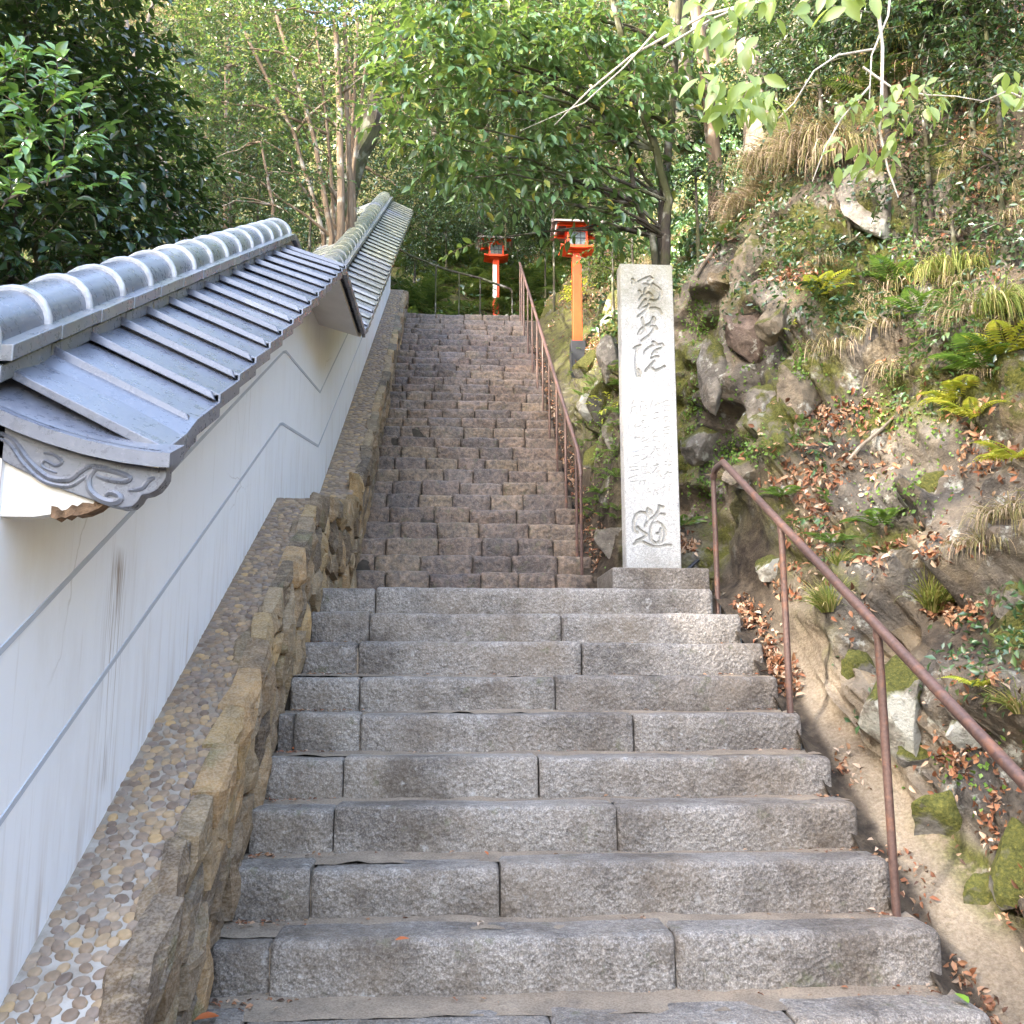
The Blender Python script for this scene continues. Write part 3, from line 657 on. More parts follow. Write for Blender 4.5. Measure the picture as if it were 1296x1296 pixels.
# ================================================================== RETAINING WALL WITH PEBBLE LEDGE
ret = thing('retaining_wall', 'low rubble retaining wall topped with a pebble mosaic ledge along the left of the steps', 'wall', (XL, 2.6, .5))
yl = [2.0] + list(np.linspace(2.2, 6.0, 16)) + list(np.linspace(6.2, 7.75, 6)) + list(np.linspace(8.0, 16.2, 24))
zst = lambda y: float(zs(y))
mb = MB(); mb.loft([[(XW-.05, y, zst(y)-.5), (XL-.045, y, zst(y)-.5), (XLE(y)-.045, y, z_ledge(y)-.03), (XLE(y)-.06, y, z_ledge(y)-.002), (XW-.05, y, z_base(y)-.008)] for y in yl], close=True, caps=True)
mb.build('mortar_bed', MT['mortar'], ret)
mb = MB(); mb.loft([[(XL-.05, y, zst(y)-.5), (XL-.030, y, zst(y)-.5), (XLE(y)-.030, y, z_ledge(y)-.06), (XLE(y)-.05, y, z_ledge(y)-.05)] for y in yl], close=True, caps=True)
mb.build('joint_earth', MT['darkmortar'], ret)
def clip(poly, a, b, c):                           # keep a*x+b*y <= c
    r = []
    for i in range(len(poly)):
        p, q = poly[i], poly[(i+1) % len(poly)]; dp, dq = a*p[0]+b*p[1]-c, a*q[0]+b*q[1]-c
        if dp <= 0: r.append(p)
        if dp*dq < 0: t = dp/(dp-dq); r.append((p[0]+(q[0]-p[0])*t, p[1]+(q[1]-p[1])*t))
    return r
def vcells(pts, bound, reach):
    out = []
    for i, p in enumerate(pts):
        poly = bound(p)
        for j, q in enumerate(pts):
            if i == j or abs(q[0]-p[0]) > reach or abs(q[1]-p[1]) > reach: continue
            a, b = q[0]-p[0], q[1]-p[1]; poly = clip(poly, a, b, (q[0]**2+q[1]**2-p[0]**2-p[1]**2)/2)
            if len(poly) < 3: break
        out.append(poly)
    return out
def subdiv(poly, mx=.07):
    r = []
    for i in range(len(poly)):
        p, q = poly[i], poly[(i+1) % len(poly)]; n = max(1, int(math.dist(p, q)/mx))
        r += [(p[0]+(q[0]-p[0])*k/n, p[1]+(q[1]-p[1])*k/n) for k in range(n)]
    return r
pts = []
y = 2.05
while y < 16.1:
    wdt = random.uniform(.17, .27) if y < 7.5 else random.uniform(.22, .36)
    hgt = z_ledge(y)-zst(y)+.16; nrow = max(1, round(hgt/(.21 if y < 7 else .26)))
    for r in range(nrow): pts.append((y+random.uniform(-.07, .07), (r+.5+random.uniform(-.22, .22))*hgt/nrow))
    y += wdt
# unsheared coordinates: v = height above the tread line
cells = vcells(pts, lambda p: [(p[0]-.4, -.05), (p[0]+.4, -.05), (p[0]+.4, z_ledge(p[0])-zst(p[0])+.13), (p[0]-.4, z_ledge(p[0])-zst(p[0])+.13)], .9)
for p, poly in zip(pts, cells):
    if len(poly) < 3: continue
    top = max(v for _, v in poly) > (z_ledge(p[0])-zst(p[0])+.10)
    cx = sum(q[0] for q in poly)/len(poly); cz = sum(q[1] for q in poly)/len(poly)
    poly = subdiv(poly, .085); W = []
    inw = .86+.06*random.random(); blg = random.uniform(.015, .06); tilt = (random.uniform(-.12, .12), random.uniform(-.14, .06)); n = len(poly)
    base = zst(cx)-.10
    slope = (zst(cx+.1)-zst(cx-.1))/.2 if not 6 < cx < 8.2 else .08
    def w3(q, s, x):
        yy = cx+(q[0]-cx)*s; vv = cz+(q[1]-cz)*s
        j = .020*(RNG.random()-.5)
        return (XL+(XLE(cx)-XL)*min(1, max(0, vv/(z_ledge(cx)-zst(cx)+.1)))-.012+x+tilt[0]*(yy-cx)+tilt[1]*(vv-cz)+j, yy+j, zst(cx)-.10+vv+slope*(yy-cx))
    back = -.05
    mb = MB(); mb.loft([[w3(q, .93, back) for q in poly], [w3(q, .955, -.03+.01*random.random()) for q in poly], [w3(q, inw, blg*.85-.006) for q in poly], [w3(q, inw*.55, blg) for q in poly], [w3(q, .05, blg*1.02) for q in poly]], close=True, caps=True)
    o = mb.build('rubble_stone', MT['field'], ret); 
    o.data.polygons.foreach_set('use_smooth', [False]*len(o.data.polygons))
# flat coping stones on the ledge edge
y = 2.15
while y < 7.6:
    L_ = random.uniform(.14, .36); d_ = random.uniform(.03, .085)*(1.5 if random.random() < .15 else 1); c = []
    zz = lambda q: z_ledge(q)
    pl = [(y, 0), (y+L_*.5, random.uniform(-.012, .012)), (y+L_, 0), (y+L_, -d_*random.uniform(.7, 1)), (y+L_*.55, -d_*random.uniform(1, 1.25)), (y, -d_*random.uniform(.6, 1))]
    h_ = random.uniform(.002, .018)
    sl_ = (zz(y+L_)-zz(y))/L_
    def cp(q, s, h): 
        cy, cxx = y+L_/2, -d_/2; yy = cy+(q[0]-cy)*s; xx = cxx+(q[1]-cxx)*s
        return (XLE(y)-.012+xx, yy, zz(y)+sl_*(yy-y)+h+.008*(RNG.random()-.5))
    mb = MB(); mb.loft([[cp(q, .97, -.10) for q in pl], [cp(q, .97, h_*.3) for q in pl], [cp(q, .82, h_) for q in pl], [cp(q, .1, h_+.004) for q in pl]], close=True, caps=True)
    mb.build('coping_stone', MT['field'], ret)
    y += L_+random.uniform(.0, .03)
# pebbles pressed into the ledge: the largest 300 singly, the rest as one mass
PB = []; grid_ = {}
for _ in range(90000):
    yy = 2.10+14*random.random(); near = yy < 5.95
    if not near and random.random() < .45: continue
    x = random.uniform(XW+.014, XLE(yy)-.03-.02*random.random()); md = .0265 if near else .036
    c = (int(x/.04), int(yy*1.15/.04)); ok = True
    for i in (-1, 0, 1):
        for j in (-1, 0, 1):
            for q in grid_.get((c[0]+i, c[1]+j), ()):
                if ((q[0]-x)/1.22)**2+((q[1]-yy)*1.15)**2 < md*md: ok = False
    if ok: grid_.setdefault(c, []).append((x, yy)); PB.append((x, yy))
PB.sort(key=lambda q: q[1])
def pebble(x, y, n=9):
    a, b = random.uniform(.0165, .0262), random.uniform(.0140, .0192); t = random.gauss(0, .5); h = random.uniform(.0015, .0045)
    if y > 5.95: a *= 1.35; b *= 1.35
    s_ = (z_base(y+.05)-z_base(y-.05))/.1; ct, st = math.cos(t), math.sin(t); rings = []
    for (q, hh) in ((1.02, -.02), (1., -.0035), (.84, h*.6), (.45, h)):
        r = []
        for k in range(n):
            u = 2*math.pi*k/n; p, w_ = a*q*math.cos(u), b*q*math.sin(u)
            X, Y = x+p*ct-w_*st, y+(p*st+w_*ct)/math.sqrt(1+s_*s_)
            r.append((X, Y, z_base(y)+(Y-y)*s_+(z_ledge(y)-z_base(y))*np.clip((X-XW)/(XL-XW), 0, 1)*0-.0065+hh))
        rings.append(r)
    return rings
for x, y in PB[:300]:
    mb = MB(); mb.loft(pebble(x, y), close=True); mb.f.append(tuple(range(len(mb.v)-9, len(mb.v)))); mb.build('pebble', MT['pebble'], ret, smooth=True, fix=False)
mb = MB()
for x, y in PB[300:]:
    mb.loft(pebble(x, y, 7), close=True); mb.f.append(tuple(range(len(mb.v)-7, len(mb.v))))
o = mb.build('pebbles', MT['pebble'], ret, smooth=True, fix=False); o['kind'] = 'stuff'

# ================================================================== INSCRIBED STONE PILLAR
PY = 6.45
pil = thing('stone_pillar', 'tall square granite waymarker pillar carved with cursive characters on the landing', 'stone pillar', (1.40, PY+.17, 2.22))
def S1(s): return [[(780+x/8.1, 330+y/8.1) for x, y in l] for l in s]
def S2(s): return [[(780+x/8.1, 480+y/8.1) for x, y in l] for l in s]
def S3(s): return [[(780+x/10.8, 630+y/10.8) for x, y in l] for l in s]
big = S1([[(165,190),(180,200),(170,225)],[(235,215),(290,185),(345,165),(365,185),(330,215)],[(235,310),(248,325)],[(290,240),(330,250),(300,290),(290,330)],[(375,240),(420,270),(455,300),(460,350),(440,395),(400,415),(350,405)],
 [(330,330),(355,345),(365,360)],[(245,400),(270,360),(320,340)],[(235,490),(265,450),(300,400)],[(225,570),(270,540),(310,500),(335,450)],[(265,485),(310,470)],[(350,490),(400,485),(440,500),(460,540)],[(370,250),(400,280),(440,300)],
 [(360,635),(380,580),(395,610),(385,640),(360,640)],[(230,750),(250,710),(290,675),(345,645)],[(255,760),(285,720),(290,690)],[(360,670),(400,675),(415,700)],[(265,820),(320,780),(370,735),(385,690)],[(265,590),(280,650)],
 [(185,900),(215,880),(250,870),(245,890),(215,905)],[(212,905),(205,980),(200,1050),(205,1120),(215,1180),(245,1185),(250,1160),(225,1115)],[(375,835),(400,840),(420,865)],[(290,960),(295,930),(330,895),(375,870)],[(425,865),(470,855),(485,875),(460,900),(415,915)],
 [(370,960),(400,925),(415,940)],[(365,1000),(400,985),(430,985)],[(305,1130),(340,1085),(375,1050),(390,1030)],[(320,1105),(350,1085),(375,1110),(400,1130),(450,1110),(495,1085)]])
big += S3([[(435,155),(480,185),(490,215),(460,225),(430,190),(430,160)],[(235,400),(240,320),(275,230),(330,200),(390,205),(430,245),(435,290)],[(240,400),(245,450),(290,480)],[(290,400),(320,440),(370,475),(410,500)],[(410,520),(350,560),(280,590)],
 [(245,640),(280,610),(350,600),(420,635),(500,665),(600,670),(680,650),(745,655)],[(595,115),(640,130),(630,150)],[(590,110),(585,170),(550,230),(480,290),(420,340),(400,390)],[(660,235),(600,225),(550,260),(520,310)],
 [(500,345),(560,335),(620,370),(660,430),(670,510),(650,590),(600,625),(530,625),(480,580),(465,500),(475,420),(500,345)],[(610,430),(615,500),(600,590),(570,610)],[(560,490),(610,495)]])
small = S2([[(480,235),(530,225)],[(510,215),(485,260),(470,300)],[(490,275),(550,270)],[(525,275),(520,325)],[(490,330),(560,325)],[(495,390),(530,390),(520,430),(495,435),(490,400)],[(500,410),(525,410)],[(545,440),(570,450)],[(490,500),(540,490)],[(480,530),(545,520)],[(510,510),(500,600)],[(490,560),(540,560)],[(545,575),(575,560)],
 [(490,650),(510,645)],[(495,670),(515,665)],[(490,690),(500,740)],[(515,700),(500,760)],[(550,670),(535,700)],[(555,700),(575,690)],[(550,700),(550,780)],[(500,850),(570,850)],[(530,830),(530,900)],[(500,880),(560,885)],[(495,980),(560,960)],[(530,945),(515,990),(490,1020)],[(525,985),(560,1015)],[(480,1120),(510,1110)],[(495,1100),(490,1160)],[(530,1090),(560,1080)],[(550,1100),(545,1170)],
 [(375,225),(355,280)],[(365,260),(360,330)],[(400,270),(450,255)],[(425,245),(410,290)],[(395,350),(430,345)],[(385,410),(435,395)],[(365,570),(400,530),(450,560)],[(385,590),(420,590),(415,630),(385,630),(385,590)],[(400,690),(405,720),(365,765)],[(390,720),(440,715)],[(405,725),(445,755)],[(385,890),(430,880)],[(375,960),(430,900)],[(395,940),(390,1000)],[(415,945),(450,940),(430,990)],[(425,960),(460,1000)],[(390,1150),(430,1140)],[(400,1130),(385,1185)],[(410,1160),(430,1180)],
 [(245,240),(275,225)],[(255,260),(250,340)],[(280,290),(310,270)],[(275,310),(320,300)],[(295,290),(280,340)],[(305,310),(325,340)],[(265,380),(310,375)],[(280,400),(300,400),(290,445),(265,450)],[(270,425),(300,425)],[(265,510),(325,495)],[(290,520),(285,560)],[(270,540),(310,535)],[(260,620),(300,600)],[(265,640),(320,625)],[(275,600),(310,650)],[(285,700),(325,695)],[(265,830),(310,810)],[(320,790),(330,815)],[(290,830),(270,870)],[(265,900),(260,960)],[(285,905),(310,900),(300,930)],[(290,945),(330,960)],[(285,970),(340,960)],[(315,970),(305,1005)],[(245,1050),(250,1080)],[(270,1045),(300,1045),(290,1080)],[(330,1120),(320,1180)],[(340,1150),(355,1180)],
 [(150,260),(205,240)],[(180,225),(150,270)],[(165,290),(205,285),(195,320),(165,320),(165,290)],[(170,305),(200,303)],[(165,325),(140,365)],[(190,330),(225,365)],[(130,470),(140,520)],[(190,490),(220,445)],[(195,500),(250,480)],[(205,490),(200,520)],[(230,490),(245,510)],[(190,605),(240,600)],[(235,610),(225,640)],[(205,590),(200,620)],[(190,690),(200,740),(210,700)],[(180,795),(230,785)],[(140,905),(215,900)],[(150,940),(220,930)],[(125,1020),(210,990)],[(150,1055),(225,1045)],[(175,1100),(185,1150)],[(90,1150),(110,1190)],[(210,1160),(230,1175)]])
px0, px1, pz0, pz1 = 1.216, 1.590, 2.372, 4.605
NXp, NZp = 124, 740
gx = np.linspace(px0, px1, NXp); gz = np.linspace(pz0, pz1, NZp); GX, GZ = np.meshgrid(gx, gz)
dep = np.zeros_like(GX); mossp = np.zeros_like(GX)
def carve(lines, rad, depth):
    global dep
    for l in lines:
        q = [at(a, b, PY) for a, b in l]
        for a, b in zip(q[:-1], q[1:]):
            m_ = (GX > min(a.x, b.x)-.03) & (GX < max(a.x, b.x)+.03) & (GZ > min(a.z, b.z)-.03) & (GZ < max(a.z, b.z)+.03)
            ux, uz = b.x-a.x, b.z-a.z; L2 = ux*ux+uz*uz+1e-12
            t = np.clip(((GX-a.x)*ux+(GZ-a.z)*uz)/L2, 0, 1); d = np.hypot(GX-a.x-t*ux, GZ-a.z-t*uz)
            dep = np.where(m_, np.maximum(dep, depth*np.clip(1.25-(d/rad)**2, 0, 1)), dep)
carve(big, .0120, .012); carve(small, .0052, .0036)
c1 = at(820, 368, PY); mossp = np.exp(-(((GX-c1.x)/.12)**2+((GZ-c1.z)/.15)**2)**1.5)*.9
rgh = .0012*fbm(np.stack([GX*70, GZ*70, GX*0], -1), 2, 71)
taper = lambda x, z: 1.40+(x-1.40)*(1-.0*(z-pz0))
V = np.stack([GX-1.40, PY+dep+rgh-(PY+.17), GZ-2.22], -1).reshape(-1, 3)
ix = np.arange(NXp*NZp).reshape(NZp, NXp)
F = np.stack([ix[:-1, :-1], ix[:-1, 1:], ix[1:, 1:], ix[1:, :-1]], -1).reshape(-1, 4)
me = mesh_np('inscribed_face', V, F, MT['pillar'], smooth=False); attr(me, 'moss', np.maximum(mossp, .36*np.clip(dep/.012, 0, 1))); link('inscribed_face', me, pil)  # moss round the first character; groove shade painted in by carving depth
mb = MB()   # open-fronted shaft behind the carved face
cx0, cx1 = px0-.006, px1+.006
mb.loft([[(px0, PY, z), (cx0, PY+.008, z), (cx0, PY+.13, z), (cx1, PY+.13, z), (cx1, PY+.008, z), (px1, PY, z)] for z in np.linspace(pz0, pz1, 12)])
mb.f += [(66, 67, 68, 69, 70, 71)]
mb.build('shaft', MT['pillar'], pil)
mb = MB(); mb.box(1.085, 1.745, PY-.16, PY+.5, 2.19, 2.372); mb.build('plinth', MT['granite'], pil, bevel=.014)
for (qx, qy, r, mm) in ((794, 443.5, .021, 'lichen'), (801.5, 565, .040, 'lichen_grey')):
    c = at(qx, qy, PY); mb = MB(); ring = [(c.x+r*(1+.08*random.uniform(-1, 1))*math.cos(t), PY-.0022, c.z+r*(1+.08*random.uniform(-1, 1))*math.sin(t)) for t in np.linspace(0, 2*math.pi, 22, endpoint=False)]
    mb.loft([[(a, PY+.002, b) for a, _, b in ring], ring], close=True); mb.f.append(tuple(range(22, 44))); mb.build('lichen_spot', MT[mm], pil)

# ================================================================== HANDRAILS
hr = thing('handrail', 'rust brown tubular handrail descending beside the lower granite steps', 'handrail', (1.74, 6.1, 2.0))
zr = lambda y: float(np.interp(y, [1.2, 2.876, 5.84], [.396, 1.326, 2.990]))
MB().tube([(1.74, 6.09, 2.945), (1.74, 6.07, 2.985), (1.74, 6.02, 3.0), (1.74, 5.86, 3.002), (1.74, 5.80, 2.968)] + [(1.74, y, zr(y)) for y in np.linspace(5.7, 1.3, 12)], .0215, 12).build('top_rail', MT['rust'], hr, smooth=True)
for y, zb in ((6.10, 2.03), (4.86, 1.26), (3.80, .70), (2.72, .05)):
    MB().tube([(1.74, y, zb), (1.74, y, min(zr(y)-.01, 2.97))], .0172, 10).build('post', MT['rust'], hr, smooth=True)
    MB().tube([(1.74, y, min(zr(y), 2.985)-.05), (1.74, y, min(zr(y), 2.985)-.012)], .0205, 10).build('weld_collar', MT['rust'], hr, smooth=True)
ur = thing('handrail', 'brown handrail with many closely spaced posts climbing the right of the upper steps', 'handrail', (1.18, 8.4, 2.5))
zu = lambda y: zst(y)+.98 + .0*y
yy = [8.42, 8.72] + list(np.linspace(9.5, 14.9, 8)) + [15.35, 15.75]
MB().tube([(1.18, 8.42, 2.5+.95), (1.18, 8.425, 3.50), (1.18, 8.47, 3.565)] + [(1.18, y, Z2+(y-Y2)*R2/T2+.96) for y in np.linspace(8.6, 15.8, 20)], .021, 10).build('top_rail', MT['rust'], ur, smooth=True)
for y in yy:
    zt = Z2+(y-Y2)*R2/T2+.95
    MB().tube([(1.18, y, zst(y)-.12), (1.18, y, zt if y > 8.5 else 3.46)], .0145, 8).build('post', MT['rust'], ur, smooth=True)
lr = thing('handrail', 'dark handrail turning off to the left at the top of the steps', 'handrail', (1.1, 16.3, 7.9))
MB().tube([(1.08, 16.25, 8.50), (1.05, 16.26, 8.58), (.50, 16.32, 8.80), (-.11, 16.38, 8.97), (-.76, 16.42, 9.24), (-1.05, 16.45, 9.42)], .022, 8).build('top_rail', MT['bark_dark'], lr, smooth=True)
for x, z in ((1.08, 8.54), (.50, 8.80), (.12, 8.90), (-.30, 9.04)):
    MB().tube([(x, 16.3, 7.78), (x, 16.32, z)], .013, 8).build('post', MT['bark_dark'], lr, smooth=True)
pp = MB(); pp.tube([at(862, 728, 6.7), at(880, 712, 6.72), at(905, 690, 6.76), at(925, 668, 6.82), at(935, 655, 6.9)], .014, 8)
tag(pp.build('drain_pipe', MT['pipe'], smooth=True), 'thin black pipe slanting up the rock beside the pillar foot', 'pipe')

# ================================================================== VERMILION LANTERNS
def lantern(label, x, y, z, hgt, base=True, notice=False, sc=.68):
    L = thing('shrine_lantern', label, 'lantern', (x, y, z), 'vermilion wooden lanterns on posts')
    a = .094*sc; zp = z+hgt
    if base:
        MB().box(x-a-.04, x+a+.04, y-a-.04, y+a+.04, z-.6, z+.30).build('post_base', MT['dark'], L, bevel=.01)
    MB().box(x-a, x+a, y-a, y+a, z+(.30 if base else -.5), zp).build('post', MT['orange'], L, bevel=.008)
    # dished tray with upturned corners
    t = .36*sc; mb = MB(); n = 9; rings = []
    for i in range(n):
        r = []
        for j in range(n):
            u, v = -1+2*i/(n-1), -1+2*j/(n-1); r.append((x+u*t, y+v*t*.72, zp+.012+.014*sc*max(abs(u), abs(v))**2+.045*sc*(abs(u)*abs(v))**3))
        rings.append(r)
    mb.loft(rings); k = len(mb.v); mb.v += [(a_, b_, c_-.02) for a_, b_, c_ in mb.v]; mb.f += [tuple(i+k for i in reversed(f)) for f in mb.f]
    ed = [i*n for i in range(n)]+[(n-1)*n+j for j in range(1, n)]+[i*n+n-1 for i in range(n-2, -1, -1)]+[j for j in range(n-2, 0, -1)]
    for p_, q_ in zip(ed, ed[1:]+ed[:1]): mb.f.append((p_, q_, q_+k, p_+k))
    mb.build('tray', MT['orange'], L)
    for s_ in (1, -1):
        mb = MB(); mb.box(x-.22*sc, x+.22*sc, y+s_*.13*sc-.02, y+s_*.13*sc+.02, zp-.022, zp-.009); mb.build('bracket', MT['orange'], L, bevel=.005)
    bz, bh, bw = zp+.035*sc, .40*sc, .20*sc
    for sx in (-1, 1):
        for sy in (-1, 1):
            MB().box(x+sx*bw-.022*sc, x+sx*bw+.022*sc, y+sy*bw-.022*sc, y+sy*bw+.022*sc, bz-.02, bz+bh).build('corner_post', MT['orange'], L, bevel=.004)
    for q, nm in ((bz, 'lower_rail'), (bz+bh-.05*sc, 'upper_rail')):
        for s_ in (-1, 1):
            MB().box(x-bw+.023*sc, x+bw-.023*sc, y+s_*bw-.018, y+s_*bw+.018, q, q+.045*sc).build(nm, MT['orange'], L)
            MB().box(x+s_*bw-.018, x+s_*bw+.018, y-bw+.023*sc, y+bw-.023*sc, q, q+.045*sc).build(nm, MT['orange'], L)
    for ax in (0, 1):
        for s_ in (-1, 1):
            def bx(u0, u1, z0, z1, d0, d1):
                return MB().box(x+u0, x+u1, y+s_*bw+d0, y+s_*bw+d1, z0, z1) if ax == 0 else MB().box(x+s_*bw+d0, x+s_*bw+d1, y+u0, y+u1, z0, z1)
            pn = bx(-bw+.024*sc, bw-.024*sc, bz+.046*sc, bz+bh-.051*sc, -.006, .006).build('pane', MT['glass'], L)
            for q in (-.33, .33): bx(q*bw-.007, q*bw+.007, bz+.046*sc, bz+bh-.051*sc, -.010, .010).build('pane_bar', MT['dark'], pn)
            bx(-bw+.024*sc, bw-.024*sc, bz+bh*.5-.007, bz+bh*.5+.007, -.0115, .0115).build('pane_bar', MT['dark'], pn)
    # frieze and gabled board roof
    MB().box(x-.24*sc, x+.24*sc, y-.24*sc, y+.24*sc, bz+bh, bz+bh+.075*sc).build('frieze', MT['orange'], L, bevel=.006)
    rz = bz+bh+.075*sc; g = thing_gable(x, y, rz, sc, L)
    if notice:
        MB().box(x-a-.004, x-a+.11*sc, y-a-.014, y-a-.002, z+hgt*.52, z+hgt*.92).build('paper_notice', MT['white'], L)
    return L
def thing_gable(x, y, rz, sc, L):
    hw, dp, rh = .52*sc, .46*sc, .16*sc
    # white gable boards on the left and right ends; ridge runs left to right
    for s_ in (-1, 1):
        mb = MB(); X = x+s_*.42*sc
        mb.hexa([(X-.015, y-.34*sc, rz), (X+.015, y-.34*sc, rz), (X+.015, y+.34*sc, rz), (X-.015, y+.34*sc, rz), (X-.015, y-.03, rz+.15*sc), (X+.015, y-.03, rz+.15*sc), (X+.015, y+.03, rz+.15*sc), (X-.015, y+.03, rz+.15*sc)])
        mb.build('gable_board', MT['white'], L)
    for s_ in (-1, 1):
        for k in range(4):
            t0, t1 = k/4, (k+1)/4; mb = MB()
            p0, p1 = dp*t0*s_, dp*t1*s_+.012*s_; z0, z1 = rz+.17*sc-.20*sc*t0+.006*k*0, rz+.17*sc-.20*sc*t1
            lo, hi = (p0, p1) if s_ > 0 else (p1, p0); zl, zh = (z0, z1) if s_ > 0 else (z1, z0)
            mb.hexa([(x-hw, y+lo, zl), (x+hw, y+lo, zl), (x+hw, y+hi, zh), (x-hw, y+hi, zh), (x-hw, y+lo, zl+.022+.004), (x+hw, y+lo, zl+.022+.004), (x+hw, y+hi, zh+.03), (x-hw, y+hi, zh+.03)])
            mb.build('roof_board', MT['roofwood'], L)
    MB().box(x-hw-.01, x+hw+.01, y-.05*sc, y+.05*sc, rz+.185*sc, rz+.23*sc).build('ridge_board', MT['roofwood'], L)
    for s_ in (-1, 1): MB().box(x-.44*sc, x+.44*sc, y+s_*.30*sc-.02, y+s_*.30*sc+.02, rz-.03, rz+.015).build('purlin', MT['orange'], L)
lantern('tall vermilion lantern post with black foot on the bank right of the upper steps', 1.80, 13.0, 6.10, 1.68)
lantern('smaller vermilion lantern post with white paper notice beyond the top of the steps', .88, 18.3, 8.30, 1.78, base=False, notice=True)
lantern('distant vermilion lantern post half hidden in dark foliage above the steps', .32, 25.5, 12.5, 1.2, base=False)

# ================================================================== ROCKS
def ico(sub):
    b = bmesh.new(); bmesh.ops.create_icosphere(b, subdivisions=sub, radius=1); b.verts.ensure_lookup_table()
    V = np.array([v.co[:] for v in b.verts]); F = np.array([[v.index for v in f.verts] for f in b.faces]); b.free(); return V, F
ICO = ico(4)
MT['rk_brown'] = m_rock('brown_rock', ((.05, .042, .037), (.115, .085, .07), (.17, .135, .11)), .3, .05)
MT['rk_tan'] = m_rock('tan_rock', ((.075, .063, .048), (.15, .125, .092), (.22, .185, .14)), .4, .15)
MT['rk_grey'] = m_rock('grey_rock', ((.075, .068, .06), (.15, .135, .115), (.235, .215, .185)), .5, .25)
MT['rk_white'] = m_rock('lichen_rock', ((.13, .12, .10), (.27, .255, .22), (.42, .41, .37)), .6, .6)
MT['rk_cream'] = m_rock('cream_lichen_rock', ((.11, .10, .085), (.225, .21, .18), (.35, .335, .295)), .55, .7)
MT['rk_moss'] = m_rock('mossy_rock', ((.045, .042, .035), (.095, .09, .08), (.16, .15, .14)), 1.0, .15)
def rock(label, loc, size, mat, seed, group=None, sink=0, tilt=None):
    r = np.random.default_rng(seed); V = ICO[0].copy()
    for _ in range(15):
        n = r.normal(size=3); n /= np.linalg.norm(n); d = r.uniform(.42, .78); ex = np.maximum(0, V@n-d); V = V-n*ex[:, None]*.94
    V = V*(1+.10*fbm(V*1.7+seed, 3, 5)[:, None]+.035*fbm(V*6+seed, 3, 6)[:, None])
    a = r.uniform(0, 6.28) if tilt is None else tilt; c, s = math.cos(a), math.sin(a)
    V = V*np.array(size)/2; V = np.stack([V[:, 0]*c-V[:, 2]*s, V[:, 1], V[:, 0]*s+V[:, 2]*c], -1)
    me = mesh_np('rock', V, ICO[1], MT[mat])
    try: me.set_sharp_from_angle(angle=math.radians(24))
    except Exception: pass
    return tag(link('rock', me, None, loc), label, 'rock', group)
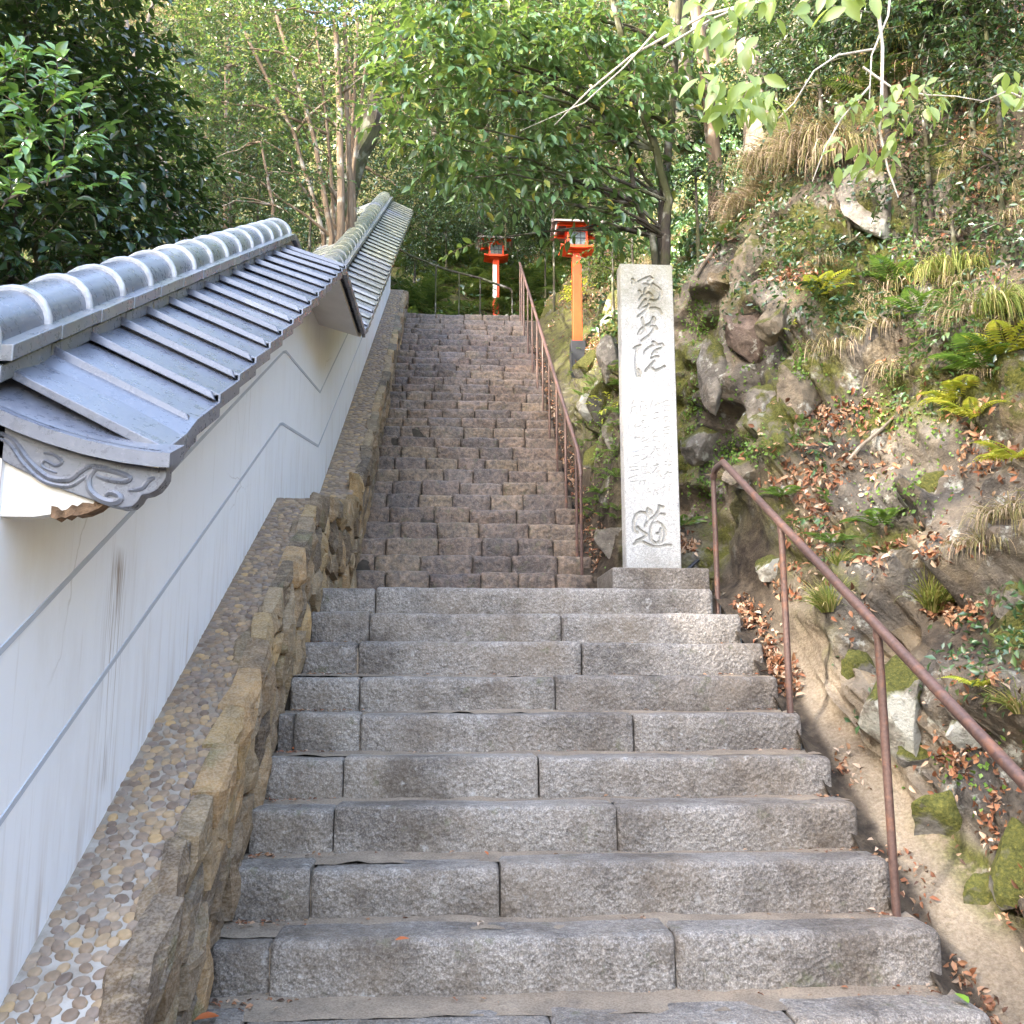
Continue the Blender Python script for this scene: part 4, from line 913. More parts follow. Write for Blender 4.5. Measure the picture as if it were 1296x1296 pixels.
for i, (px, py, sw_, sh_, mat, lab) in enumerate([
    (1140, 885, 112, 128, 'rk_cream', 'pale rock crusted with white lichen behind the second handrail post'),
    (1160, 955, 80, 40, 'rk_moss', 'dark low rock under the white lichen rock'),
    (942, 425, 66, 112, 'rk_brown', 'reddish brown rock bulging out of the cliff right of the pillar'),
    (1022, 495, 84, 92, 'rk_tan', 'broad tan rock with a split face in the middle of the cliff'),
    (972, 500, 62, 60, 'rk_grey', 'grey rock under the reddish brown bulge in the cliff'),
    (985, 402, 44, 60, 'rk_tan', 'narrow tan rock beside the reddish brown bulge'),
    (1018, 543, 24, 28, 'rk_tan', 'small cream stone below the broad tan rock'),
    (978, 716, 56, 40, 'rk_white', 'cream flat stone behind the handrail near the pillar foot'),
    (1195, 1035, 86, 78, 'rk_moss', 'dark moss covered rock beside the mortar slab'),
    (1246, 1130, 64, 70, 'rk_moss', 'round cushion of dark moss on a low rock at the foot of the slope'),
    (1290, 1085, 70, 110, 'rk_moss', 'yellow mossy rock cut by the right edge of the view'),
    (1090, 240, 110, 96, 'rk_grey', 'grey tan slab showing under the hanging dry grass'),
    (1232, 925, 60, 60, 'rk_white', 'whitish rock under the handrail among fallen leaves'),
    (1282, 760, 50, 66, 'rk_grey', 'grey rock beside the lower dry grass tuft'),
    (1076, 845, 46, 60, 'rk_moss', 'mossy rock left of the white lichen rock'),
    (900, 470, 44, 84, 'rk_grey', 'tall grey rock close to the right side of the pillar'),
    (895, 560, 50, 70, 'rk_grey', 'grey lichened rock behind the pillar foot'),
    (950, 600, 70, 56, 'rk_tan', 'tan rock above the top end of the handrail'),
    (935, 345, 56, 70, 'rk_tan', 'ochre rock high on the cliff under the leaf covered slope'),
    (1115, 560, 60, 60, 'rk_grey', 'grey rock in the slope below the pale root'),
    (1180, 610, 66, 60, 'rk_moss', 'mossy rock in the middle of the fern slope'),
    (1250, 560, 50, 50, 'rk_grey', 'grey rock near the yellow fern'),
    (1140, 290, 70, 60, 'rk_moss', 'mossy rock beneath the hanging green leaves'),
    (1200, 240, 66, 70, 'rk_grey', 'grey rock high on the right slope'),
    (760, 505, 40, 60, 'rk_moss', 'mossy rock between the upper handrail and the pillar'),
    (772, 560, 34, 56, 'rk_grey', 'grey rock against the left side of the pillar'),
    (768, 625, 42, 66, 'rk_grey', 'cracked grey rock at the left of the pillar'),
    (752, 575, 36, 46, 'rk_moss', 'mossy rock above the leaf filled gutter'),
    (772, 685, 40, 60, 'rk_grey', 'low grey rock at the left foot of the pillar'),
    (745, 520, 30, 44, 'rk_white', 'pale lichened rock beside the upper handrail'),
    (776, 455, 34, 60, 'rk_grey', 'grey rock face behind the pillar shoulder'),
    (748, 455, 36, 44, 'rk_moss', 'mossy rock under the black lantern foot'),
    (775, 400, 40, 60, 'rk_white', 'whitish rock standing between lantern and pillar'),
    (700, 395, 46, 40, 'rk_moss', 'mossy rock right of the top of the handrail'),
    (655, 375, 50, 36, 'rk_moss', 'dark mossy rock behind the smaller lantern')]):
    p, n = hit(px, py)
    if p is None: continue
    d = (p-Vector((0, 0, H))).dot(cf)/1209.4; sx, sz = sw_*d*1.12, sh_*d*1.12
    rock(lab, p-n*min(sx, sz)*(.17 if i not in (0, 11) else .02 if i == 0 else .36), (sx*1.18, max(sx, sz)*.62, sz*1.18), mat, 100+i, tilt=.25*math.sin(i*2.3))

# ================================================================== LEAVES
def nrm(a): return a/(np.linalg.norm(a, axis=-1, keepdims=True)+1e-9)
def leafgeo(P, D, N, L, W, lod=1, fold=.25, curl=.15):
    """arrays of leaves -> (V, F); each leaf is an island folded along its midrib"""
    P = np.asarray(P, float); D = nrm(D); N = nrm(N-(N*D).sum(-1, keepdims=True)*D); Sd = np.cross(D, N)
    L = np.asarray(L)[:, None]*np.ones((len(P), 1)); W = np.asarray(W)[:, None]*np.ones((len(P), 1)); n = len(P); i0 = np.arange(n)
    if lod == 1:
        V = np.stack([P, P+D*L*.45-Sd*W*.5+N*W*fold, P+D*L-N*L*curl, P+D*L*.45+Sd*W*.5+N*W*fold], 1)
        F = np.array([[0, 2, 1], [0, 3, 2]]); k = 4
    elif lod == 2:
        m1 = P+D*L*.33; m2 = P+D*L*.70-N*L*curl*.45; t = P+D*L-N*L*curl
        V = np.stack([P, m1-Sd*W*.5+N*W*fold, m1, m1+Sd*W*.5+N*W*fold, m2-Sd*W*.38+N*W*fold*.8, m2, m2+Sd*W*.38+N*W*fold*.8, t], 1)
        F = np.array([[0, 2, 1], [0, 3, 2], [1, 2, 5], [1, 5, 4], [2, 3, 6], [2, 6, 5], [4, 5, 7], [5, 6, 7]]); k = 8
    else:
        st = [(.16, .58), (.38, 1.), (.62, .88), (.83, .45)]; V = [P]; F = []; k = 2+3*len(st)
        for t_, w_ in st:
            m_ = P+D*L*t_-N*L*curl*t_*t_; V += [m_-Sd*W*.5*w_+N*W*fold*w_, m_, m_+Sd*W*.5*w_+N*W*fold*w_]
        V.append(P+D*L-N*L*curl); V = np.stack(V, 1); F += [[0, 2, 1], [0, 3, 2]]
        for j in range(len(st)-1):
            q = 1+3*j; F += [[q, q+1, q+4], [q, q+4, q+3], [q+1, q+2, q+5], [q+1, q+5, q+4]]
        q = 1+3*(len(st)-1); F += [[q, q+1, k-1], [q+1, q+2, k-1]]; F = np.array(F)
    return V.reshape(-1, 3), (F[None]+(i0*k)[:, None, None]).reshape(-1, 3)
def sprays(starts, dirs, tl, nl, L, W, droop=.25, hang=.1, up=(0, 0, 1), jit=.3):
    """twigs with alternate leaves -> leaf arrays and twig polylines"""
    T = len(starts); dirs = nrm(dirs); tl = np.asarray(tl)*np.ones(T); t = (np.arange(nl)+.6)/nl
    pos = starts[:, None]+dirs[:, None]*(tl[:, None]*t[None])[..., None]; pos[..., 2] -= droop*tl[:, None]*t[None]**2
    d = np.repeat(dirs[:, None], nl, 1).copy(); d[..., 2] -= 2*droop*t[None]; d = nrm(d)
    U = nrm(np.asarray(up, float)+RNG.normal(size=(T, 1, 3))*.25+0*d); side = nrm(np.cross(d, U)); sg = np.where(np.arange(nl) % 2, 1, -1)[None, :, None]
    k = .45+.55*t[None, :, None]**2
    D = d*k+side*sg*(1.15-k*.8)+RNG.normal(size=d.shape)*jit; D[..., 2] -= hang; N = U+RNG.normal(size=d.shape)*jit
    n = T*nl; s = RNG.uniform(.7, 1.15, n)
    tips = np.stack([starts, pos[:, nl//2], pos[:, -1]], 1)
    return pos.reshape(-1, 3), D.reshape(-1, 3), N.reshape(-1, 3), L*s, W*s*RNG.uniform(.85, 1.1, n), tips
def twigmesh(tips, r):
    T, k, _ = tips.shape; d = nrm(tips[:, -1]-tips[:, 0]); a = nrm(np.cross(d, np.array([.3, .2, 1.]))); b = np.cross(d, a); V = []
    for j in range(k):
        q = r*(1-.8*j/(k-1))
        for c, s in ((1, 0), (-.5, .87), (-.5, -.87)): V.append(tips[:, j]+(a*c+b*s)*q)
    V = np.stack(V, 1); F = []
    for j in range(k-1):
        for c in range(3):
            e = (c+1) % 3; F += [[j*3+c, j*3+e, j*3+3+e], [j*3+c, j*3+3+e, j*3+3+c]]
    return V.reshape(-1, 3), (np.array(F)[None]+(np.arange(T)*3*k)[:, None, None]).reshape(-1, 3)
def blob_twigs(blobs, per, flat=.5):
    A = []; B = []
    for c, r in blobs:
        n = int(per*(r[0]*r[1]*r[2])**(2/3)); q = nrm(RNG.normal(size=(n, 3))); rad = RNG.uniform(.25, 1, n)**.55
        A.append(np.array(c)+q*np.array(r)*rad[:, None]); o = q*np.array([1, 1, flat])+RNG.normal(size=(n, 3))*.45*np.array([1, 1, .6]); B.append(o)
    return np.concatenate(A), np.concatenate(B)
def joined(parts):
    Vs = []; Fs = []; n = 0
    for V, F in parts: Vs.append(V); Fs.append(F+n); n += len(V)
    return np.concatenate(Vs), np.concatenate(Fs)
def limb(a, b, sag=.1, n=6):
    a, b = Vector(a), Vector(b); L = (b-a).length; r = random.Random(int(abs(a.x*131+b.z*977)*100)); out = []
    for i in range(n):
        t = i/(n-1); p = a.lerp(b, t); w_ = math.sin(t*math.pi)
        out.append(p+Vector((r.uniform(-1, 1), r.uniform(-1, 1), 1.2))*L*sag*w_*.6)
    return out
BEAMS = [((45, 150, 4.0), .64), ((825, 530, 6.45), .26), ((60, 365, 2.9), .2), ((200, 315, 4.0), .2), ((1140, 880, 4.1), .22), ((1200, 700, 4.7), .2)]
BANK = [(np.array(at(*q)), r) for q, r in (((1180, 560, 5.4), .8), ((1150, 760, 4.8), .6), ((1240, 960, 4.0), .55), ((1230, 420, 5.6), .8), ((1090, 950, 4.4), .35))]
BEAMS = [(np.array(at(*q)), r) for q, r in BEAMS]; SD = np.array(SUN_DIR)
def gaps(A):  # opens sun holes in the added evergreens over spots to be lit
    keep = np.ones(len(A), bool)
    for c, r in BEAMS:
        d = A-c; q = np.linalg.norm(d-(d@SD)[:, None]*SD, axis=1)/(r*1.1)
        keep &= (q > 1) | ((q > .65) & (RNG.random(len(A)) < (q-.65)/.35))
    for c, r in BANK:
        d = A-c; q = np.linalg.norm(d-(d@SD)[:, None]*SD, axis=1)/r
        keep &= (q > 1) | (RNG.random(len(A)) < .22+.6*q**3)
    return keep
def tree(name, label, cat, base, stems, blobs, per, leaf, L, W, tl, nl, bark, group=None, droop=.2, hang=.1, lod=1, twig='bark', limbs=True, flat=.5, tw=.004, gap=False):
    b = Vector(base); t = thing(name, label, cat, b, group)
    top = None
    for pts, r0, r1 in stems:
        n = len(pts); pts = [Vector(p) for p in pts]; fine = []
        for i in range(n-1):
            for k in range(4): fine.append(pts[i].lerp(pts[i+1], k/4)+Vector((random.uniform(-1, 1), random.uniform(-1, 1), 0))*r0*.18)
        fine.append(pts[-1])
        MB().tube(fine, [r0+(r1-r0)*i/(len(fine)-1) for i in range(len(fine))], 9).build('trunk', MT[bark], t, smooth=True, fix=False)
        top = fine
    if limbs:
        mb = MB()
        for i, (c, r) in enumerate(blobs):
            st = stems[i % len(stems)][0]; s = Vector(min([Vector(p) for p in st] + [Vector(st[-2]).lerp(Vector(st[-1]), .5)], key=lambda q: (q-Vector(c)).length+.6*max(0, q.z-c[2])))
            l_ = limb(s, c); r0 = max(.012, min(.05, stems[0][1]*.35)); mb.tube(l_, [r0*(1-.75*k/(len(l_)-1)) for k in range(len(l_))], 6)
        mb.build('limbs', MT[bark], t, smooth=True, fix=False)['kind'] = 'stuff'
    A, B = blob_twigs(blobs, per, flat)
    if gap: k_ = gaps(A); A, B = A[k_], B[k_]
    P_, D_, N_, L_, W_, tips = sprays(A, B, tl*RNG.uniform(.7, 1.2, len(A)), nl, L, W, droop, hang)
    V, F = leafgeo(P_, D_, N_, L_, W_, lod); link('crown', mesh_np('crown', V-np.array(b), F, MT[leaf], smooth=lod == 0), t)
    V, F = twigmesh(tips, tw); link('twigs', mesh_np('twigs', V-np.array(b), F, MT[twig]), t)['kind'] = 'stuff'
    return t
MT['lf_camellia'] = m_leaf('camellia_leaf', [(0, (.010, .026, .010)), (.5, (.018, .045, .016)), (1, (.032, .072, .022))], .24, .6, .12)
MT['lf_camellia_lit'] = m_leaf('camellia_leaf_painted_lit', [(0, (.06, .15, .035)), (.5, (.11, .24, .055)), (1, (.16, .32, .07))], .2, 1., .3)  # camellia leaf again, sunlight on the spray painted in as lighter green
MT['lf_over'] = m_leaf('broad_evergreen_leaf', [(0, (.045, .105, .035)), (.45, (.085, .175, .06)), (.85, (.125, .225, .085)), (.96, (.19, .27, .07)), (1, (.42, .34, .05))], .33, .8, .35)
MT['lf_sun'] = m_leaf('yellow_green_leaf', [(0, (.025, .075, .02)), (.5, (.055, .13, .034)), (.76, (.12, .20, .05)), (.92, (.33, .32, .10)), (1, (.50, .40, .26))], .3, .9, .28, (.30, .42, .08))
MT['lf_mid'] = m_leaf('mid_green_leaf', [(0, (.018, .05, .016)), (.5, (.038, .092, .028)), (.92, (.07, .135, .038)), (1, (.24, .25, .07))], .28, .9, .2, (.14, .25, .04))
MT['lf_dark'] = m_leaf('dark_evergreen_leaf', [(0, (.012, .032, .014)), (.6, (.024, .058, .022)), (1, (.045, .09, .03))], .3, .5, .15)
MT['lf_blush'] = m_leaf('dry_pinkish_leaf', [(0, (.06, .11, .03)), (.4, (.15, .18, .07)), (.7, (.32, .27, .18)), (1, (.55, .46, .38))], .5, .4, .45, (.65, .5, .25))
MT['lf_near'] = m_leaf('large_pale_leaf', [(0, (.11, .19, .05)), (.5, (.20, .29, .075)), (.85, (.31, .39, .11)), (1, (.50, .43, .07))], .33, .8, .45, (.5, .62, .10))
MT['lf_fern'] = m_leaf('fern_leaf', [(0, (.075, .17, .03)), (.5, (.13, .26, .045)), (1, (.21, .34, .065))], .45, .5, .4)
MT['lf_fern_y'] = m_leaf('yellow_fern_leaf', [(0, (.26, .34, .04)), (.6, (.46, .48, .06)), (1, (.58, .52, .08))], .5, .4, .4, (.5, .5, .06))
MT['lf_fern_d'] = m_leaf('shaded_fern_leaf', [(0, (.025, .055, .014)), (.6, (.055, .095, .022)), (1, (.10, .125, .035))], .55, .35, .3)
MT['grass'] = m_leaf('green_grass', [(0, (.10, .15, .03)), (.5, (.21, .26, .055)), (.8, (.36, .33, .11)), (1, (.50, .40, .20))], .6, .3, .3, (.35, .35, .08))
MT['drygrass'] = m_leaf('dry_grass', [(0, (.12, .14, .04)), (.3, (.22, .19, .08)), (.7, (.30, .23, .15)), (1, (.42, .33, .25))], .7, .25, .25, (.4, .3, .15))
MT['litter'] = m_leaf('fallen_leaf', [(0, (.04, .024, .017)), (.15, (.12, .052, .028)), (.4, (.24, .085, .038)), (.6, (.30, .15, .075)), (.8, (.37, .24, .15)), (1, (.52, .40, .30))], .6, .35, .1, (.35, .15, .05))

# ---- camellia behind the wall
cb = at(90, 330, 5.6); cbase = (-2.75, 5.9, float(h_left(np.array(-2.75), np.array(5.9))))
bl = [(tuple(at(x, y, d)), r) for x, y, d, r in ((30, 20, 5.3, (.9, .7, .7)), (85, 45, 6.0, (.6, .6, .55)), (20, 215, 5.0, (.7, .6, .6)), (110, 175, 5.9, (.6, .6, .55)), (150, 245, 6.3, (.62, .55, .5)), (60, 285, 5.2, (.65, .55, .5)), (170, 285, 6.5, (.45, .4, .34)), (95, 130, 6.4, (.7, .6, .6)), (10, 320, 4.6, (.5, .5, .4)), (120, 300, 6.0, (.5, .5, .35)), (-90, 120, 5.2, (.9, .8, 1.2)))]
top = at(70, 60, 6.2)
cam_t = tree('camellia_tree', 'dark glossy camellia tree with a sunlit spray, leaning over the near end of the wall', 'tree', cbase, [([cbase, (-2.8, 6.0, 3.6), (-2.95, 6.05, 5.0), tuple(top)], .10, .03)], bl, 330, 'lf_camellia', .085, .042, .28, 8, 'bark_dark', droop=.15, lod=0, twig='bark_dark')
A = []; B = []
for x, y, d in [(10, 95, 4.0), (45, 85, 4.0), (80, 110, 4.1), (30, 125, 3.9), (65, 140, 4.0), (105, 125, 4.2), (20, 160, 3.9), (50, 175, 4.0), (90, 165, 4.1), (12, 195, 3.9), (118, 165, 4.3), (70, 110, 4.0), (95, 195, 4.3), (120, 205, 4.4), (5, 240, 3.9), (12, 70, 4.0), (40, 205, 4.0), (25, 60, 4.1)]:
    p = at(x, y, d)
    for _ in range(3): A.append(np.array(p)+RNG.normal(size=3)*.05); B.append(np.array([.35, -.5, .25])+RNG.normal(size=3)*.55)
P_, D_, N_, L_, W_, tips = sprays(np.array(A)-np.array(B)*.06, np.array(B), .13, 7, .075, .038, .1, .0, (0.2, -.75, .9), .3)
V, F = leafgeo(P_, D_, N_, L_, W_, 0); b = np.array(cbase)
link('crown', mesh_np('crown', V-b, F, MT['lf_camellia_lit'], smooth=True), cam_t)
V, F = twigmesh(tips, .004); link('twigs', mesh_np('twigs', V-b, F, MT['bark']), cam_t)['kind'] = 'stuff'
MB().tube([at(-40, 300, 5.), at(0, 258, 4.5), at(50, 232, 4.4), at(90, 222, 4.6)], [.011, .009, .007, .004], 6).build('bare_branch', MT['bark_pale'], cam_t, smooth=True)
# ---- trees behind the wall
hl = lambda x, y: float(h_left(np.array(float(x)), np.array(float(y))))
def B3(*l): return [(tuple(at(x, y, d)), (r, r, r*q)) for x, y, d, r, q in l]
z = hl(-1.75, 11.5); st = []
for i, (x0, x1, x2, r) in enumerate(((432, 430, 424, .062), (446, 440, 436, .05), (420, 396, 350, .045), (410, 372, 300, .038), (438, 452, 470, .036), (424, 415, 398, .03), (448, 446, 452, .045))):
    y0 = 11.3+.12*i; st.append(([(-1.78+.05*i, y0, z-.1), tuple(at(x0, 300, y0)), tuple(at(x1, 170, y0+.1)), tuple(at(x2, 20, y0+.3))], r, r*.55))
tree('maple_tree', 'many-stemmed yellow green tree growing just behind the middle of the wall', 'tree', (-1.75, 11.5, z), st,
     B3((250, 60, 11.2, .75, .35), (330, 100, 11.0, .8, .35), (400, 45, 11.3, .9, .4), (470, 90, 11.4, .6, .35), (300, 150, 11.0, .6, .3), (210, 120, 11.4, .6, .35), (380, 150, 10.8, .55, .3), (340, 15, 11.5, 1., .4), (450, 10, 11.6, .9, .4), (260, 200, 11.2, .45, .25), (190, 35, 11.8, .8, .35)), 210, 'lf_sun', .074, .042, .32, 8, 'bark', droop=.05, flat=.2)
z = hl(-1.8, 9.6)
tree('shrub', 'low green shrub with small leaves behind the wall below the many-stemmed tree', 'shrub', (-1.95, 10., z), [([(-1.95, 10, z), tuple(at(345, 260, 10.2)), tuple(at(330, 180, 10.2))], .03, .012)],
     B3((285, 250, 10.2, .55, .6), (340, 225, 10.4, .5, .5), (250, 215, 10.8, .5, .5), (390, 225, 10.4, .4, .5), (300, 195, 10.6, .5, .4), (235, 270, 10., .4, .5), (365, 270, 9.9, .3, .4)), 240, 'lf_mid', .052, .03, .26, 8, 'bark', droop=.1, flat=.35)
for k_, (lab, sp_) in enumerate((('dark low evergreen under the yellow green tree', (250, 215, 12.6, .6, .7)), ('dark evergreen shrub left of the many stems', (330, 195, 12.8, .65, .8)), ('dark evergreen shrub right behind the many stems', (395, 225, 12.4, .5, .8)), ('dark evergreen behind the pale forked sapling', (215, 250, 12.2, .55, .7)))):
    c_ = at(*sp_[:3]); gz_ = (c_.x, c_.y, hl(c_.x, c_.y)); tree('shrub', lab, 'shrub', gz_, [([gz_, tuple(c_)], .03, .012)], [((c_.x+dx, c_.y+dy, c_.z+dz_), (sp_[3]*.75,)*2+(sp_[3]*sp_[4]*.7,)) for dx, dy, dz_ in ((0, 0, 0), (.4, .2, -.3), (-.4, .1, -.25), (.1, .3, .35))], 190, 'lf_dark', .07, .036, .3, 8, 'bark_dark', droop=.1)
z = hl(-2.0, 14.3)
tree('leaning_tree', 'dark mossy trunk leaning right across the gap behind the wall', 'tree', (-2.2, 14.3, z), [([(-2.2, 14.3, z), tuple(at(446, 215, 14.2)), tuple(at(480, 130, 14.0)), tuple(at(505, 60, 13.8)), tuple(at(512, -40, 13.6))], .21, .14)],
     B3((470, 20, 14, 1.1, .5), (540, -40, 13.5, 1.2, .5), (420, -30, 14, 1.2, .5), (545, 60, 14.2, .5, .5)), 120, 'lf_mid', .08, .045, .4, 8, 'bark_dark')
z = hl(-4.6, 10.5)
tree('bare_sapling', 'pale forked sapling standing behind the tiled ridge', 'tree', (-3.0, 9.2, hl(-3, 9.2)), [([(-3.0, 9.2, hl(-3, 9.2)), tuple(at(232, 300, 9.2)), tuple(at(218, 245, 9.25)), tuple(at(176, 90, 9.4)), tuple(at(150, -10, 9.6))], .045, .022), ([tuple(at(176, 70, 9.4)), tuple(at(192, 10, 9.5)), tuple(at(205, -40, 9.6))], .024, .012), ([tuple(at(226, 290, 9.2)), tuple(at(205, 240, 9.25)), tuple(at(180, 215, 9.3))], .02, .008)],
     B3((170, 40, 9.8, .5, .4), (215, 30, 9.9, .4, .4)), 60, 'lf_blush', .05, .03, .3, 7, 'bark_pale', droop=.1, limbs=False)
for i, (x, y, r, hgt, leaf, lab, sz, den) in enumerate((
    (-6.2, 15., 1.7, 6.5, 'lf_sun', 'green tree with yellow leaves far behind the camellia', .075, 120), (-4.2, 17., 1.8, 7., 'lf_mid', 'green tree behind the pale forked sapling', .08, 120), (-8.5, 20., 2.4, 9., 'lf_sun', 'sunlit yellow tree at the far left of the wood', .095, 95),
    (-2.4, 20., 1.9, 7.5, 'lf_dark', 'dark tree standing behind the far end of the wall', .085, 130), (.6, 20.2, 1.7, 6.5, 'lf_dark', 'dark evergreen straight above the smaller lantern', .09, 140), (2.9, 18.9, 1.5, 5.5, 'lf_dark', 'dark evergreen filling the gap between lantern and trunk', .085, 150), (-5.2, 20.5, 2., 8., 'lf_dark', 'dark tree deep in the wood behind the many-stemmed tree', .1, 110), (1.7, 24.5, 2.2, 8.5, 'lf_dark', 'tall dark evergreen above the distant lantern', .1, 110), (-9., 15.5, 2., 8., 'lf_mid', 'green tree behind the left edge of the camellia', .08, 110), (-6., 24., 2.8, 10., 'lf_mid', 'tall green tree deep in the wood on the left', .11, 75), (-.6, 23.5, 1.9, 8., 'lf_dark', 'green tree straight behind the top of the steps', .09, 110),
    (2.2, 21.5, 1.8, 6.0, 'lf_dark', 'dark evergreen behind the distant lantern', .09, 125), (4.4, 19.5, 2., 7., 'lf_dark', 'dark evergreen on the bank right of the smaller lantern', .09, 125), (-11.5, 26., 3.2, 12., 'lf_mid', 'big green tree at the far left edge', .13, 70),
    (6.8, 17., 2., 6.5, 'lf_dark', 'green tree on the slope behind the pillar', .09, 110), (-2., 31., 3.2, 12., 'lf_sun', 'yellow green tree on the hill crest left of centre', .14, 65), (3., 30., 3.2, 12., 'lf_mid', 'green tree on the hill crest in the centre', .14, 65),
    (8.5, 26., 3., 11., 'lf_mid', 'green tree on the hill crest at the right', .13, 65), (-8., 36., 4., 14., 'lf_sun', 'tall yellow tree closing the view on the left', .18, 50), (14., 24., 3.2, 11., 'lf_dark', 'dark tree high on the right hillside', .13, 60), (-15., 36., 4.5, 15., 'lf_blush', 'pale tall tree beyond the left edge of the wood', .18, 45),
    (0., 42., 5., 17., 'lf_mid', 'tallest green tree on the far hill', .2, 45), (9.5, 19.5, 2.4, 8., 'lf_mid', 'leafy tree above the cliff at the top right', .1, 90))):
    z = hl(x, y) if y > 17.4 or x < -1.4 else float(hit(800, 200)[0].z)
    if x > 1.5 and y <= 19.6: z = float(np.interp(y, VY, TZ[:, np.argmin(np.abs(TX[100]-x))]))
    rr = random.Random(i); bs = []
    for k in range(11):
        a = rr.uniform(0, 6.28); q = rr.uniform(.0, 1.); hz = z+hgt*(.16+.80*k/10); rad = r*(1-.35*(k/10)); bs.append(((x+math.cos(a)*rad*q*.8, y+math.sin(a)*rad*q*.8, hz), (r*.62*rr.uniform(.8, 1.2), r*.62, r*.42)))
    tree('woodland_tree', lab, 'tree', (x, y, z-.2), [([(x, y, z-.3), (x+rr.uniform(-.2, .2), y, z+hgt*.4), (x+rr.uniform(-.5, .5), y, z+hgt*.92)], .05+.016*hgt, .03)], bs, den, leaf, sz, sz*.56, sz*5, 8, 'bark' if i % 2 else 'bark_dark', 'trees of the wood behind the wall and steps', droop=.12, flat=.4, tw=.006)
# ---- unseen evergreens added on the left to shade the steps and middle background
for i, (x, y, r, hgt) in enumerate(((-6.0, -3.5, 2.3, 11.), (-6.2, -.2, 2.4, 12.), (-6.0, 3.0, 2.2, 11.5), (-7.4, 5.6, 2.2, 11.), (-9.5, 1.2, 2.8, 15.), (-9.5, -3.5, 2.8, 15.), (-10.5, 5., 2.6, 14.), (-4.2, -6., 2.2, 9.), (-8.3, 9.3, 1.7, 15.), (-9.6, 12.4, 1.9, 18.), (-11.4, 14.4, 2., 20.), (-9.2, 10.8, 1.5, 17.), (-12.2, 17., 2.2, 21.))):
    z = float(h_left(np.array(x), np.array(y))) if y > 7 else 0.; rr = random.Random(700+i); bs = []
    for k in range(12):
        a = rr.uniform(0, 6.28); q = rr.uniform(0, .8); rad = r*(1-.4*k/11); bs.append(((x+math.cos(a)*rad*q*.8, y+math.sin(a)*rad*q*.8, z+hgt*(.14+.82*k/11)), (rad*.85, rad*.85, hgt*.09)))
    tree('woodland_tree', 'tall dense evergreen added out of view on the left to shade the steps', 'tree', (x, y, z-.2), [([(x, y, z-.3), (x+.1, y, z+hgt*.5), (x, y, z+hgt*.95)], .22, .05)], bs, 60, 'lf_dark', .20, .11, .7, 8, 'bark_dark', 'added unseen trees shading the steps from the left', droop=.15, flat=.4, gap=True)
t_ = at(1180, -60, 7.5)  # next tree is added above the view to shade the upper right slope
tree('woodland_tree', 'tree added on the upper slope, its unseen crown shading the top right', 'tree', (4.9, 6.6, 6.6), [([(4.9, 6.6, 6.2), (4.5, 6.4, 9.), (3.8, 6.0, 11.5)], .2, .08)], [((3.2, 5.6, 9.2), (1.1, 1.1, .6)), ((4.4, 7.2, 9.6), (1.1, 1.1, .6)), ((2.4, 7.6, 9.8), (1., 1., .5)), ((3.2, 4.0, 8.4), (1., 1., .5)), ((4.2, 9.2, 11.5), (1.1, 1.1, .6)), ((2.6, 6., 11.), (1.3, 1.3, .6))], 70, 'lf_mid', .15, .08, .6, 8, 'bark_dark', droop=.15, flat=.4)
# ---- tree overhanging the steps from the right
oc = at(838, 300, 8.9); ob = BVH.ray_cast(oc+Vector((0, 0, 1.2)), Vector((0, 0, -1)))[0] or oc
ob = Vector((ob.x, ob.y, min(ob.z, oc.z)-.08))
t1 = [tuple(ob), tuple(at(842, 300, ob.y)), tuple(at(846, 255, ob.y+.05)), tuple(at(830, 190, ob.y)), tuple(at(800, 100, ob.y-.1)), tuple(at(770, -20, ob.y-.2))]
t2 = [tuple(ob+Vector((-.05, 0, 0))), tuple(at(826, 300, ob.y)), tuple(at(806, 260, ob.y)), tuple(at(797, 200, ob.y+.1)), tuple(at(760, 140, ob.y))]
t3 = [tuple(ob+Vector((.06, .1, 0))), tuple(at(838, 290, ob.y+.2)), tuple(at(838, 250, ob.y+.3)), tuple(at(850, 160, ob.y+.3)), tuple(at(860, -30, ob.y+.2))]
OB = B3((520, 115, 8.2, .30, .5), (560, 60, 8.4, .45, .5), (545, 165, 8.3, .30, .5), (600, 110, 8.3, .45, .5), (585, 190, 8.2, .28, .45), (640, 60, 8.6, .5, .5), (650, 150, 8.4, .45, .5), (630, 215, 8.3, .26, .45), (690, 100, 8.7, .5, .5), (700, 190, 8.6, .32, .5), (740, 55, 8.8, .5, .5), (745, 150, 8.8, .42, .5), (790, 110, 8.9, .45, .5),
        (620, 15, 8.6, .5, .4), (700, 15, 8.8, .5, .4), (790, 30, 9., .45, .5), (755, 235, 8.7, .26, .55), (735, 205, 8.7, .2, .5), (820, 180, 8.9, .3, .5), (780, 265, 8.9, .18, .5), (560, 0, 8.5, .5, .4), (675, 250, 8.5, .16, .4), (722, 262, 8.6, .17, .5), (742, 288, 8.6, .13, .5), (705, 290, 8.5, .09, .5), (690, 225, 8.6, .22, .5), (765, 300, 8.8, .13, .5), (640, 250, 8.4, .16, .4), (600, 225, 8.2, .2, .4), (530, 60, 8.2, .35, .5), (512, 150, 8.1, .2, .5), (605, 310, 9., .10, .4), (840, 90, 9.2, .4, .5))
ot = tree('overhanging_tree', 'broad-leaved evergreen tree on the cliff whose branches hang over the steps', 'tree', ob, [(t1, .055, .03), (t2, .04, .018), (t3, .06, .035)], OB, 350, 'lf_over', .125, .056, .32, 7, 'bark_dark', droop=.30, hang=.35, lod=0, twig='bark')
